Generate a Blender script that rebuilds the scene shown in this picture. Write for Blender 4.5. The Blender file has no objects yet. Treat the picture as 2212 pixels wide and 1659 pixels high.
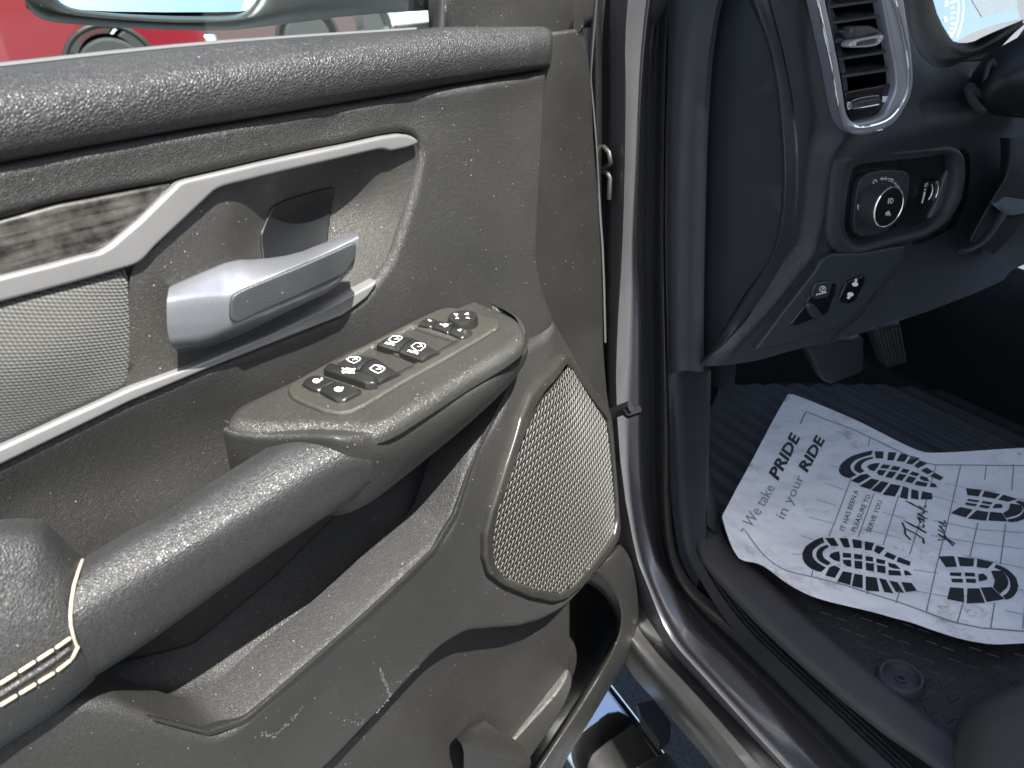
import bpy, math, random
import numpy as np
from mathutils import Vector, Matrix
from mathutils.geometry import delaunay_2d_cdt

random.seed(7)
rng = np.random.default_rng(7)
R = math.radians
sc = bpy.context.scene

# ---------------------------------------------------------------- camera
PW, PH, FL = 2212.0, 1659.0, 1662.0          # picture size used for tracing, focal length in those pixels
PITCH, ROLL, HEAD = R(27.9), R(4.0), R(24.7)
CAM = np.array([0, 0, 1.6])
fwd = np.array([math.sin(HEAD) * math.cos(PITCH), math.cos(HEAD) * math.cos(PITCH), -math.sin(PITCH)])
_r = np.cross(fwd, [0, 0, 1]); _r /= np.linalg.norm(_r)
_u = np.cross(_r, fwd)
rt = math.cos(ROLL) * _r - math.sin(ROLL) * _u
up = math.cos(ROLL) * _u + math.sin(ROLL) * _r
cam_d = bpy.data.cameras.new('camera'); cam = bpy.data.objects.new('camera', cam_d)
sc.collection.objects.link(cam); sc.camera = cam
cam.matrix_world = Matrix(((rt[0], up[0], -fwd[0], CAM[0]), (rt[1], up[1], -fwd[1], CAM[1]), (rt[2], up[2], -fwd[2], CAM[2]), (0, 0, 0, 1)))
cam_d.sensor_width = 36; cam_d.lens = 36 * FL / PW
cam_d.clip_start = .02; cam_d.clip_end = 2000
cam_d.dof.use_dof = True; cam_d.dof.focus_distance = .95; cam_d.dof.aperture_fstop = cam_d.lens / 3.2

# ---------------------------------------------------------------- light
th = R(70)                                   # how far the door stands open
DD = np.array([math.sin(th), math.cos(th), 0]); DN = np.array([math.cos(th), -math.sin(th), 0]); ZZ = np.array([0, 0, 1.])
S = DN * 1.0 + DD * (-.30) + ZZ * 1.62
S /= np.linalg.norm(S)
elev = math.asin(S[2]); azim = math.atan2(S[0], S[1])
w = bpy.data.worlds.new('World'); sc.world = w; w.use_nodes = True
nt = w.node_tree; nt.nodes.clear()
sky = nt.nodes.new('ShaderNodeTexSky'); sky.sky_type = 'NISHITA'; sky.sun_disc = False
sky.sun_elevation = elev; sky.sun_rotation = azim; sky.air_density = 1.0; sky.dust_density = 2.5; sky.ozone_density = 1.2
bg = nt.nodes.new('ShaderNodeBackground'); bg.inputs[1].default_value = .066
wo = nt.nodes.new('ShaderNodeOutputWorld')
nt.links.new(sky.outputs[0], bg.inputs[0]); nt.links.new(bg.outputs[0], wo.inputs[0])
sun_d = bpy.data.lights.new('sun', 'SUN'); sun = bpy.data.objects.new('sun', sun_d); sc.collection.objects.link(sun)
sun_d.energy = 5.0; sun_d.angle = R(.5); sun_d.color = (1, .97, .915)
sun.rotation_euler = Vector(S).to_track_quat('Z', 'Y').to_euler(); sun.location = (0, -3, 6)
sc.view_settings.view_transform = 'Standard'; sc.view_settings.look = 'None'
sc.view_settings.exposure = 2.2; sc.view_settings.gamma = 1; sc.view_settings.use_curve_mapping = False

# ---------------------------------------------------------------- frames
def ray(x, y): return fwd + (x - PW / 2) / FL * rt - (y - PH / 2) / FL * up
class Fr:
    def __init__(s, o, ex, ey):
        s.o = np.array(o, float); s.ex = np.array(ex, float); s.ex /= np.linalg.norm(s.ex)
        ey = np.array(ey, float); s.n = np.cross(s.ex, ey); s.n /= np.linalg.norm(s.n); s.ey = np.cross(s.n, s.ex)
    def px(s, x, y, w=0.):
        v = ray(x, y); t = ((s.o + s.n * w - CAM) @ s.n) / (v @ s.n); p = CAM + v * t - s.o
        return (p @ s.ex, p @ s.ey, w)
    def W(s, q):
        q = np.asarray(q, float)
        return s.o + q[..., 0:1] * s.ex + q[..., 1:2] * s.ey + q[..., 2:3] * s.n
DR = Fr(CAM - DN * .60 - ZZ * 1.6, DD, ZZ)                  # door trim, facing the camera side
DF = Fr((0, .76, 0), (1, 0, 0), (0, 0, 1))                  # dashboard front, facing the seat
CF = Fr((.70, 0, 0), (0, -1, 0), (0, 0, 1))                 # dashboard end, facing outwards
def XF(x): return Fr((x, 0, 0), (0, -1, 0), (0, 0, 1))
def ZF(z): return Fr((0, 0, z), (1, 0, 0), (0, 1, 0))
def YF(y): return Fr((0, y, 0), (1, 0, 0), (0, 0, 1))

# ---------------------------------------------------------------- objects
ORG = {}
def thing(name, label, cat, loc=(0, 0, 0), group=None, kind=None):
    o = bpy.data.objects.new(name, None); sc.collection.objects.link(o); o.location = loc; o.empty_display_size = .1
    o['label'] = label; o['category'] = cat
    if group: o['group'] = group
    if kind: o['kind'] = kind
    ORG[o] = np.array(loc, float)
    return o
def part(name, V, F, mat, parent=None, smooth=True, label=None, sharp=None):
    V = np.asarray(V, float); org = ORG.get(parent, np.zeros(3)) if parent else np.zeros(3)
    if not parent: org = np.zeros(3)
    me = bpy.data.meshes.new(name); me.from_pydata((V - org).tolist(), [], [list(map(int, f)) for f in F]); me.materials.append(mat)
    if smooth: me.polygons.foreach_set('use_smooth', [True] * len(me.polygons))
    me.update()
    if sharp: me.set_sharp_from_angle(angle=R(sharp))
    o = bpy.data.objects.new(name, me); sc.collection.objects.link(o)
    if parent: o.parent = parent
    ORG[o] = org
    if label: o['label'] = label
    return o
def top(o, label, cat, kind=None, group=None):
    o['label'] = label; o['category'] = cat
    if kind: o['kind'] = kind
    if group: o['group'] = group
    return o

def chaikin(P, n, closed=True):
    P = np.asarray(P, float)
    for _ in range(n):
        Q = np.roll(P, -1, 0)
        if closed: A = .75 * P + .25 * Q; B = .25 * P + .75 * Q; P = np.stack([A, B], 1).reshape(-1, P.shape[1])
        else:
            A = .75 * P[:-1] + .25 * P[1:]; B = .25 * P[:-1] + .75 * P[1:]
            P = np.vstack([P[:1], np.stack([A, B], 1).reshape(-1, P.shape[1]), P[-1:]])
    return P
def resamp(P, sp=None, n=None, closed=False):
    P = np.asarray(P, float)
    if closed: P = np.vstack([P, P[:1]])
    L = np.r_[0, np.cumsum(np.linalg.norm(np.diff(P, axis=0), axis=1))]
    if n is None: n = max(3, int(L[-1] / sp) + 1)
    t = np.linspace(0, L[-1], n + 1 if closed else n)
    Q = np.stack([np.interp(t, L, P[:, k]) for k in range(P.shape[1])], 1)
    return Q[:-1] if closed else Q
def densify(P, sp):                                        # keeps the corners, adds points on long edges
    out = []
    for i in range(len(P)):
        a, b = P[i], P[(i + 1) % len(P)]; k = max(1, int(np.linalg.norm((b - a)[:2]) / sp))
        out += [a + (b - a) * j / k for j in range(k)]
    return np.array(out)
def crom(P, n):                                            # Catmull-Rom across rails, P (m, ..., 3)
    P = np.asarray(P, float); m = len(P); out = []
    for i in range(m - 1):
        p1, p2 = P[i], P[i + 1]; p0 = P[i - 1] if i else 2 * p1 - p2; p3 = P[i + 2] if i + 2 < m else 2 * p2 - p1
        for j in range(n):
            t = j / n
            out.append(.5 * (2 * p1 + (p2 - p0) * t + (2 * p0 - 5 * p1 + 4 * p2 - p3) * t * t + (3 * p1 - 3 * p2 + p3 - p0) * t ** 3))
    out.append(P[-1]); return np.array(out)
def sdf(Q, polys):                                         # >0 inside; polys[0] outline, the rest holes
    d = np.full(len(Q), 1e9); ins = np.zeros(len(Q), int)
    for P in polys:
        A = P[:, :2]; B = np.roll(A, -1, 0)
        for i in range(0, len(A), 1):
            a, b = A[i], B[i]; e = b - a; L = e @ e
            if L < 1e-14: continue
            t = np.clip(((Q - a) @ e) / L, 0, 1); d = np.minimum(d, np.linalg.norm(Q - a - t[:, None] * e, axis=1))
            c = ((a[1] <= Q[:, 1]) != (b[1] <= Q[:, 1]))
            if c.any():
                xx = a[0] + (Q[:, 1] - a[1]) / (b[1] - a[1] + 1e-18) * (b[0] - a[0]); ins += (c & (Q[:, 0] < xx))
    return np.where(ins % 2 == 1, d, -d)
def dline(Q, P):
    d = np.full(len(Q), 1e9)
    for a, b in zip(P[:-1], P[1:]):
        e = b - a; t = np.clip(((Q - a) @ e) / (e @ e + 1e-18), 0, 1); d = np.minimum(d, np.linalg.norm(Q - a - t[:, None] * e, axis=1))
    return d
def rbf(C):
    C = np.asarray(C, float); X = C[:, :2]; y = C[:, 2]
    if np.ptp(y) < 1e-6:
        c = y.mean(); return lambda Q: np.full(len(Q), c)
    c0 = X.mean(0); s = X.std() + 1e-9; Xn = (X - c0) / s
    k = lambda r: np.where(r > 1e-9, r * r * np.log(np.maximum(r, 1e-9)), 0)
    n = len(X); A = np.zeros((n + 3, n + 3)); A[:n, :n] = k(np.linalg.norm(Xn[:, None] - Xn[None], axis=2)) + np.eye(n) * 1e-3
    Pm = np.c_[np.ones(n), Xn]; A[:n, n:] = Pm; A[n:, :n] = Pm.T
    s_ = np.linalg.lstsq(A, np.r_[y, 0, 0, 0], rcond=None)[0]
    def f(Q):
        Q = (np.asarray(Q)[:, :2] - c0) / s
        return k(np.linalg.norm(Q[:, None] - Xn[None], axis=2)) @ s_[:n] + np.c_[np.ones(len(Q)), Q] @ s_[n:]
    return f
def pts(fr, L, w=0.): return np.array([fr.px(p[0], p[1], p[2] if len(p) > 2 else w) for p in L])

def sheet(name, fr, outline, mat, parent=None, holes=(), ctrl=(), w=0., roll=0., rollw=None, skirt=.006, sp=.008, ch=2, surf=None,
          off=0., ridges=(), holeroll=True, local=False, label=None, hf=None, esp=None, smooth=True):
    O = np.asarray(outline, float) if local else pts(fr, outline, w)
    H = [np.asarray(h, float) if local else pts(fr, h, w) for h in holes]
    if surf is None: surf = rbf(np.vstack([O] + [pts(fr, ctrl, w)] if len(ctrl) else [O]))
    esp = esp or min(sp, .006 if not roll else max(.0015, roll * .6))
    def prep(P):
        P = densify(np.asarray(P), esp * 3) if ch else P
        if ch: P = chaikin(P, ch)
        return densify(resamp(P, sp=esp, closed=True) if ch else P, esp)
    B = [prep(P) for P in [O] + H]
    lo = B[0][:, :2].min(0); hi = B[0][:, :2].max(0)
    nx = int((hi[0] - lo[0]) / sp) + 2; ny = int((hi[1] - lo[1]) / (sp * .87)) + 2
    gx, gy = np.meshgrid(np.arange(nx), np.arange(ny)); G = np.stack([lo[0] + (gx + .5 * (gy % 2)) * sp, lo[1] + gy * sp * .87], -1).reshape(-1, 2)
    G += rng.normal(0, sp * .02, G.shape)
    sd = sdf(G, B); G = G[sd > max(sp * .5, roll * 1.0)]
    rings = []
    if roll:
        for fct in (.12, .3, .55, .85, 1.1):
            for bi, P in enumerate(B):
                if bi and not holeroll: continue
                T = np.roll(P, -1, 0)[:, :2] - np.roll(P, 1, 0)[:, :2]; T /= (np.linalg.norm(T, axis=1)[:, None] + 1e-12); N = np.c_[-T[:, 1], T[:, 0]]
                for sg in (1, -1):
                    Q = P[:, :2] + N * sg * roll * fct; q = sdf(Q, B); rings.append(Q[q > roll * fct * .93])
    allv = [P[:, :2] for P in B] + rings + [G]
    edges = []; o = 0
    for P in B:
        n = len(P); edges += [(o + i, o + (i + 1) % n) for i in range(n)]; o += n
    V2 = np.vstack(allv)
    r = delaunay_2d_cdt([Vector((float(a), float(b))) for a, b in V2], edges, [], 0, 1e-7)
    Q = np.array([(v.x, v.y) for v in r[0]]); T = np.array([f for f in r[2]])
    cen = Q[T].mean(1); T = T[sdf(cen, B) > 0]
    sdv = np.maximum(sdf(Q, B if holeroll else B[:1]), 0)
    Wv = surf(Q) + off
    if roll:
        rw = rollw if rollw is not None else roll
        s = np.clip(1 - sdv / roll, 0, 1); Wv = Wv - rw * (1 - np.sqrt(np.maximum(0, 1 - s * s)))
    for (pl, amp, sig) in ridges:
        dl = dline(Q, pts(fr, pl, w)[:, :2]); Wv = Wv + amp * np.exp(-(dl / sig) ** 2)
    if hf is not None: Wv = Wv + hf(Q)
    V = np.c_[Q, Wv]; F = T.tolist()
    # orient
    a, b, c = Q[T[0, 0]], Q[T[0, 1]], Q[T[0, 2]]
    if (b[0] - a[0]) * (c[1] - a[1]) - (b[1] - a[1]) * (c[0] - a[0]) < 0: F = [f[::-1] for f in F]
    if skirt:
        from collections import Counter
        E = Counter(); dirn = {}
        for f in F:
            for i in range(3):
                e = (f[i], f[(i + 1) % 3]); E[tuple(sorted(e))] += 1; dirn[tuple(sorted(e))] = e
        be = [dirn[e] for e, k in E.items() if k == 1]
        m = {}; V = V.tolist()
        def nv(i, dz, key):
            if (i, key) not in m: m[(i, key)] = len(V); V.append([V[i][0], V[i][1], V[i][2] - dz])
            return m[(i, key)]
        for i, j in be:
            ti, tj = (i, j) if roll else (nv(i, 0, 't'), nv(j, 0, 't'))
            F.append([tj, ti, nv(i, skirt, 'b'), nv(j, skirt, 'b')])
        V = np.array(V)
    ob = part(name, fr.W(V), F, mat, parent, label=label, smooth=smooth)
    ob_surf[ob.name] = surf
    return ob
ob_surf = {}

def loft(name, rails, mat, parent=None, n=60, m=6, closed=False, label=None, ch=1, caps=False, smooth=True, straight=False):
    """rails: list of (frame, [(x,y,w)..]) traced, or world-point arrays"""
    RR = []
    for r_ in rails:
        P = r_ if isinstance(r_, np.ndarray) else r_[0].W(pts(r_[0], r_[1], r_[2] if len(r_) > 2 else 0.))
        P = chaikin(P, ch, False) if ch else P
        RR.append(resamp(P, n=n))
    RR = np.array(RR)
    if closed: RR = np.vstack([RR, RR[:1]])
    G = RR if straight else crom(RR, m)
    a, b = G.shape[:2]; F = [(i * b + j, i * b + j + 1, (i + 1) * b + j + 1, (i + 1) * b + j) for i in range(a - 1) for j in range(b - 1)]
    V = G.reshape(-1, 3)
    if caps:
        V = V.tolist()
        for j in (0, b - 1):
            c = len(V); V.append(G[:, j].mean(0).tolist()); F += [(i * b + j, (i + 1) * b + j, c) for i in range(a - 1)]
            F.append(((a - 1) * b + j, j, c))
    return part(name, V, F, mat, parent, label=label, smooth=smooth, sharp=50 if smooth else None)
def tube(name, P, r, mat, parent=None, k=8, label=None, flat=1.0):
    P = np.asarray(P, float); V = []; F = []
    T = np.gradient(P, axis=0); T /= np.linalg.norm(T, axis=1)[:, None] + 1e-12
    N = np.cross(T[0], [0.13, .2, .97]); N /= np.linalg.norm(N)
    for i, (p, t) in enumerate(zip(P, T)):
        N = N - t * (N @ t); N /= np.linalg.norm(N) + 1e-12; Bn = np.cross(t, N)
        rr = r[i] if hasattr(r, '__len__') else r
        for j in range(k):
            a = 2 * math.pi * j / k; V.append(p + rr * (math.cos(a) * N + flat * math.sin(a) * Bn))
    n = len(P); F = [(i * k + j, i * k + (j + 1) % k, (i + 1) * k + (j + 1) % k, (i + 1) * k + j) for i in range(n - 1) for j in range(k)]
    F += [list(range(k))[::-1], [(n - 1) * k + j for j in range(k)]]
    if name is None: return V, F
    return part(name, V, F, mat, parent, label=label, sharp=60)
def merge(L):
    V = []; F = []
    for v, f in L:
        o = len(V); V += [list(map(float, p)) for p in v]; F += [[i + o for i in q] for q in f]
    return V, F
def boxvf(c, ax, ay, az, bev=0.):
    """box with centre c and half-axis vectors; bevelled by shrinking the corners"""
    c, ax, ay, az = map(lambda q: np.array(q, float), (c, ax, ay, az))
    V = [c + sx * ax + sy * ay + sz * az for sx in (-1, 1) for sy in (-1, 1) for sz in (-1, 1)]
    F = [(0, 1, 3, 2), (4, 6, 7, 5), (0, 4, 5, 1), (2, 3, 7, 6), (0, 2, 6, 4), (1, 5, 7, 3)]
    return V, F
def box(name, lo, hi, mat, parent=None, bev=0., label=None):
    lo = np.array(lo, float); hi = np.array(hi, float); c = (lo + hi) / 2; h = (hi - lo) / 2
    V, F = boxvf(c, (h[0], 0, 0), (0, h[1], 0), (0, 0, h[2]))
    o = part(name, V, F, mat, parent, smooth=False, label=label)
    if bev:
        md = o.modifiers.new('bevel', 'BEVEL'); md.width = bev; md.segments = 3; md.limit_method = 'ANGLE'
        for p in o.data.polygons: p.use_smooth = True
    return o
def lathe(name, fr, c, prof, mat, parent=None, k=48, label=None):
    """profile [(radius, w)] round the axis fr.n at local (a,b)"""
    V = []; F = []
    for r_, w_ in prof:
        for j in range(k):
            t = 2 * math.pi * j / k; V.append((c[0] + r_ * math.cos(t), c[1] + r_ * math.sin(t), w_))
    n = len(prof); F = [(i * k + j, i * k + (j + 1) % k, (i + 1) * k + (j + 1) % k, (i + 1) * k + j) for i in range(n - 1) for j in range(k)]
    F.append([(n - 1) * k + j for j in range(k)])
    if name is None: return fr.W(np.array(V)), F
    return part(name, fr.W(np.array(V)), F, mat, parent, label=label, sharp=35)

def textmesh(s, shear=0., bold=0.):
    cu = bpy.data.curves.new('t', 'FONT'); cu.body = s; cu.shear = shear; cu.offset = bold; cu.resolution_u = 2; cu.size = 1
    ob = bpy.data.objects.new('t', cu); sc.collection.objects.link(ob)
    dg = bpy.context.evaluated_depsgraph_get(); me = bpy.data.meshes.new_from_object(ob.evaluated_get(dg))
    V = np.array([v.co[:2] for v in me.vertices]); F = [list(p.vertices) for p in me.polygons]
    bpy.data.objects.remove(ob); bpy.data.curves.remove(cu); bpy.data.meshes.remove(me)
    return V, F
def text_on(fr, s, o, xe, upv, w, surf=None, shear=0., bold=0.):
    """text with its baseline from o to xe (picture points) and its cap height along upv (picture vector)"""
    V, F = textmesh(s, shear, bold); x0, x1 = V[:, 0].min(), V[:, 0].max()
    A = np.array(fr.px(*o, w)); Bx = np.array(fr.px(*xe, w)) - A; By = np.array(fr.px(o[0] + upv[0], o[1] + upv[1], w)) - A
    Q = A + ((V[:, :1] - x0) / (x1 - x0)) * Bx + (V[:, 1:2] / .72) * By
    if surf is not None: Q[:, 2] = surf(Q) + w
    return fr.W(Q), F
def polys_on(fr, L, w, surf=None):
    out = []
    for P in L:
        Q = pts(fr, P, w)
        if surf is not None:
            Q = densify(Q, .012); Q[:, 2] = surf(Q) + w
        a = 0.5 * np.sum(Q[:, 0] * np.roll(Q[:, 1], -1) - Q[:, 1] * np.roll(Q[:, 0], -1)); Q = Q if a > 0 else Q[::-1]
        c = Q.mean(0); V = np.vstack([Q, c]); n = len(Q)
        # ear-free fill: Blender tessellates the n-gon
        out.append((fr.W(Q), [list(range(n))]))
    return merge(out)
def lines_on(fr, L, w, width, surf=None):
    """thin printed lines, width in metres"""
    out = []
    for P in L:
        Q = resamp(pts(fr, P, w), sp=.012 if surf is not None else .004)
        T = np.gradient(Q[:, :2], axis=0); T /= np.linalg.norm(T, axis=1)[:, None] + 1e-12; N = np.c_[-T[:, 1], T[:, 0], np.zeros(len(T))] * width / 2
        A = Q + N; B = Q - N
        if surf is not None: A[:, 2] = surf(A) + w; B[:, 2] = surf(B) + w
        n = len(Q); out.append((fr.W(np.vstack([A, B])), [(i, i + n, i + 1 + n, i + 1) for i in range(n - 1)]))
    return merge(out)

# ---------------------------------------------------------------- materials
class M:
    def __init__(s, name):
        s.m = bpy.data.materials.new(name); s.m.use_nodes = True; s.t = s.m.node_tree; s.b = s.t.nodes['Principled BSDF']; s.tc = None
    def n(s, typ, **kw):
        x = s.t.nodes.new('ShaderNode' + typ)
        for k, v in kw.items():
            if k.startswith('i_'): x.inputs[k[2:].replace('_', ' ')].default_value = v
            else: setattr(x, k, v)
        return x
    def l(s, a, b): s.t.links.new(a, b)
    def co(s, scale=(1, 1, 1), rot=(0, 0, 0)):
        if s.tc is None: s.tc = s.n('TexCoord')
        mp = s.n('Mapping'); mp.inputs['Scale'].default_value = scale; mp.inputs['Rotation'].default_value = rot
        s.l(s.tc.outputs['Object'], mp.inputs[0]); return mp.outputs[0]
    def math(s, op, a, b=None, c=None):
        x = s.n('Math', operation=op)
        for i, v in enumerate((a, b, c)):
            if v is None: continue
            if isinstance(v, (int, float)): x.inputs[i].default_value = v
            else: s.l(v, x.inputs[i])
        return x.outputs[0]
    def noise(s, sc_, det=3, rough=.5, co=None):
        x = s.n('TexNoise'); x.inputs['Scale'].default_value = sc_; x.inputs['Detail'].default_value = det; x.inputs['Roughness'].default_value = rough
        s.l(co if co is not None else s.co(), x.inputs['Vector']); return x.outputs['Fac']
    def ramp(s, f, lo, hi, a=0., b=1.):
        x = s.n('MapRange'); x.inputs['From Min'].default_value = lo; x.inputs['From Max'].default_value = hi; x.inputs['To Min'].default_value = a; x.inputs['To Max'].default_value = b
        s.l(f, x.inputs[0]); return x.outputs[0]
    def mix(s, f, a, b):
        x = s.n('Mix', data_type='RGBA')
        if isinstance(f, (int, float)): x.inputs[0].default_value = f
        else: s.l(f, x.inputs[0])
        for i, v in ((6, a), (7, b)):
            if isinstance(v, tuple): x.inputs[i].default_value = (*v, 1)
            else: s.l(v, x.inputs[i])
        return x.outputs[2]
    def bump(s, h, dist, strength=1., prev=None):
        x = s.n('Bump'); x.inputs['Distance'].default_value = dist; x.inputs['Strength'].default_value = strength; s.l(h, x.inputs['Height'])
        if prev is not None: s.l(prev, x.inputs['Normal'])
        s.l(x.outputs[0], s.b.inputs['Normal']); return x.outputs[0]
    def set(s, **kw):
        for k, v in kw.items():
            k = {'col': 'Base Color', 'rough': 'Roughness', 'metal': 'Metallic', 'spec': 'Specular IOR Level', 'coat': 'Coat Weight', 'coatr': 'Coat Roughness',
                 'sheen': 'Sheen Weight', 'trans': 'Transmission Weight', 'ior': 'IOR', 'emis': 'Emission Strength', 'ecol': 'Emission Color'}[k]
            i = s.b.inputs[k]
            if isinstance(v, tuple): i.default_value = (*v, 1)
            elif isinstance(v, (int, float)): i.default_value = v
            else: s.l(v, i)
        return s
def specks(m, dens=.35, size=.10, scale=170.):
    v = m.n('TexVoronoi'); v.inputs['Scale'].default_value = scale; m.l(m.co(), v.inputs['Vector'])
    sep = m.n('SeparateColor'); m.l(v.outputs['Color'], sep.inputs[0])
    thr = m.math('MULTIPLY', m.ramp(sep.outputs[1], 0, 1, .3, 1.), size)
    a = m.math('LESS_THAN', v.outputs['Distance'], thr); b = m.math('LESS_THAN', sep.outputs[0], dens)
    cl = m.ramp(m.noise(9, 3), .42, .62)                   # dust gathers in patches
    return m.math('MULTIPLY', m.math('MULTIPLY', a, b), m.math('GREATER_THAN', m.math('ADD', cl, .35), sep.outputs[2]))
def grain(name, col, rough=.45, cell=300., depth=.0004, dust=.25, dcol=(.16, .15, .125), sp_=.35, spec=.5, crease=0.):
    m = M(name); col = tuple(c * .48 for c in col); dcol = tuple(c * .5 for c in dcol)
    wob = m.n('TexNoise'); wob.inputs['Scale'].default_value = cell * .35; wob.inputs['Detail'].default_value = 2; m.l(m.co(), wob.inputs['Vector'])
    add = m.n('VectorMath', operation='MULTIPLY_ADD'); m.l(wob.outputs['Color'], add.inputs[0]); add.inputs[1].default_value = (1.6 / cell,) * 3; m.l(m.co(), add.inputs[2])
    v = m.n('TexVoronoi', feature='DISTANCE_TO_EDGE'); v.inputs['Scale'].default_value = cell; m.l(add.outputs[0], v.inputs['Vector'])
    h = m.ramp(v.outputs['Distance'], 0, .32)
    h = m.math('POWER', h, .6)
    n1 = m.noise(cell * .55, 3)
    hh = m.math('MULTIPLY_ADD', n1, .7, h)
    m.bump(hh, depth)
    d = m.ramp(m.noise(5.5, 5, .65), .35, .75, 0, dust)
    base = m.mix(d, col, dcol)
    if crease: base = m.mix(m.math('MULTIPLY', m.math('SUBTRACT', 1., h), crease), base, dcol)
    s_ = specks(m, sp_)
    m.set(col=m.mix(m.math('MULTIPLY', s_, .8), base, (.36, .345, .31)), rough=m.ramp(m.noise(14, 4), .3, .7, rough - .06, rough + .08), spec=spec)
    return m.m
def plain(name, col, rough=.5, metal=0., spec=.5, bumps=None, dust=0., dcol=(.08, .075, .063), sp_=0., coat=0., coatr=.05, var=.0, **kw):
    m = M(name); base = m.mix(m.ramp(m.noise(6, 5, .65), .35, .75, 0, dust), col, dcol) if dust else m.mix(0., col, col)
    if var: base = m.mix(m.ramp(m.noise(3.5, 6, .7), .3, .7, 0, 1), base, tuple(min(1, c * (1 + var)) for c in col))
    if sp_: base = m.mix(m.math('MULTIPLY', specks(m, sp_), .8), base, (.36, .345, .31))
    m.set(col=base, rough=m.ramp(m.noise(20, 4), .3, .7, max(.02, rough - .05), rough + .05), metal=metal, spec=spec, coat=coat, coatr=coatr, **kw)
    if bumps: m.bump(m.noise(bumps[0], 3), bumps[1])
    return m.m

BK = (.030, .029, .027)
leather_pad = grain('padded_vinyl', (.026, .027, .029), .46, 430, .00045, .05, (.09, .088, .08), sp_=.05, crease=.3)
leather_trim = grain('trim_vinyl', (.032, .032, .031), .47, 560, .00032, .12, (.11, .107, .098), sp_=.35, spec=.4, crease=.15)
leather_arm = grain('armrest_leather', (.024, .025, .027), .44, 500, .0003, .15, (.10, .10, .095), sp_=.2, crease=.5)
pod_mat = grain('pod_vinyl', (.038, .0375, .0345), .37, 560, .0003, .18, (.13, .125, .105), sp_=.5, crease=.12)
hard = grain('hard_plastic', (.028, .0275, .0255), .33, 800, .0002, .16, (.11, .105, .09), sp_=.5)
hard_dark = plain('dark_plastic', (.010, .010, .010), .4, bumps=(900, .0002), dust=.2, sp_=.25)
recess_mat = grain('recess_plastic', (.028, .027, .024), .42, 900, .0002, .55, (.11, .105, .088), sp_=.6)
plate_mat = grain('switch_plate_plastic', (.050, .048, .040), .40, 900, .0002, .45, (.11, .105, .088), sp_=.5)
button_mat = plain('switch_plastic', (.007, .0075, .008), .33, dust=.2, sp_=.3)
silver = plain('satin_silver', (.50, .50, .52), .42, metal=.6, bumps=(1500, .00005), dust=.08)
silver_trim = plain('satin_trim', (.20, .20, .20), .33, metal=.55, bumps=(1500, .00005), dust=.05)
chrome = plain('chrome', (.86, .87, .88), .06, metal=1.)
chrome_line = plain('bright_edge', (.85, .86, .84), .2, metal=.9)
rubber = plain('rubber', (.011, .011, .011), .55, bumps=(300, .0003), dust=.15)
rubber_grey = plain('grey_rubber', (.07, .073, .075), .5)
pad_rubber = plain('grip_pad', (.010, .0125, .015), .55, bumps=(500, .0003), sp_=.3, dust=.2)
white_print = plain('white_print', (.80, .80, .78), .5)
black_print = plain('black_print', (.012, .012, .014), .55)
grey_print = plain('grey_print', (.25, .26, .28), .6)
stitch_mat = plain('cream_thread', (.36, .31, .22), .6, bumps=(2500, .0002))
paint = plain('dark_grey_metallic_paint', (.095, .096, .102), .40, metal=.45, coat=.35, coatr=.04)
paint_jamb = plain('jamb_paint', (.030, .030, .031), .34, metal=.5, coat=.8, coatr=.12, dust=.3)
dash_mat = grain('dash_plastic', (.054, .060, .070), .46, 420, .0003, .08, (.05, .05, .05), sp_=.02)
dash_hard = plain('dash_hard_plastic', (.023, .026, .031), .5, bumps=(700, .00015))
dash_gloss = plain('switch_bezel_plastic', (.008, .008, .009), .26)
slat_mat = plain('vent_slat', (.060, .068, .072), .3)
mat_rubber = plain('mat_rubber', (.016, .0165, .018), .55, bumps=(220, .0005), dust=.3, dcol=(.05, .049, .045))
carpet = plain('carpet', (.012, .012, .013), .95, bumps=(500, .002), spec=.1)
seat_mat = grain('seat_leather', (.06, .059, .056), .5, 300, .0004, .2, sp_=.02)
headliner = plain('headliner', (.60, .59, .57), .9)
glass_dark = plain('tinted_glass', (.01, .012, .013), .05, spec=.6)
tyre_mat = plain('tyre', (.02, .02, .02), .8, bumps=(60, .004))
red_paint = plain('red_paint', (.13, .005, .012), .2, coat=1.)
white_paint = plain('white_paint', (.5, .5, .49), .3, coat=1.)
lever_mat = plain('lever_silver', (.25, .26, .285), .30, metal=.75, sp_=.1, dust=.08)
lens_mat = plain('cluster_lens', (.58, .66, .64), .2, metal=1.)

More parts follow.
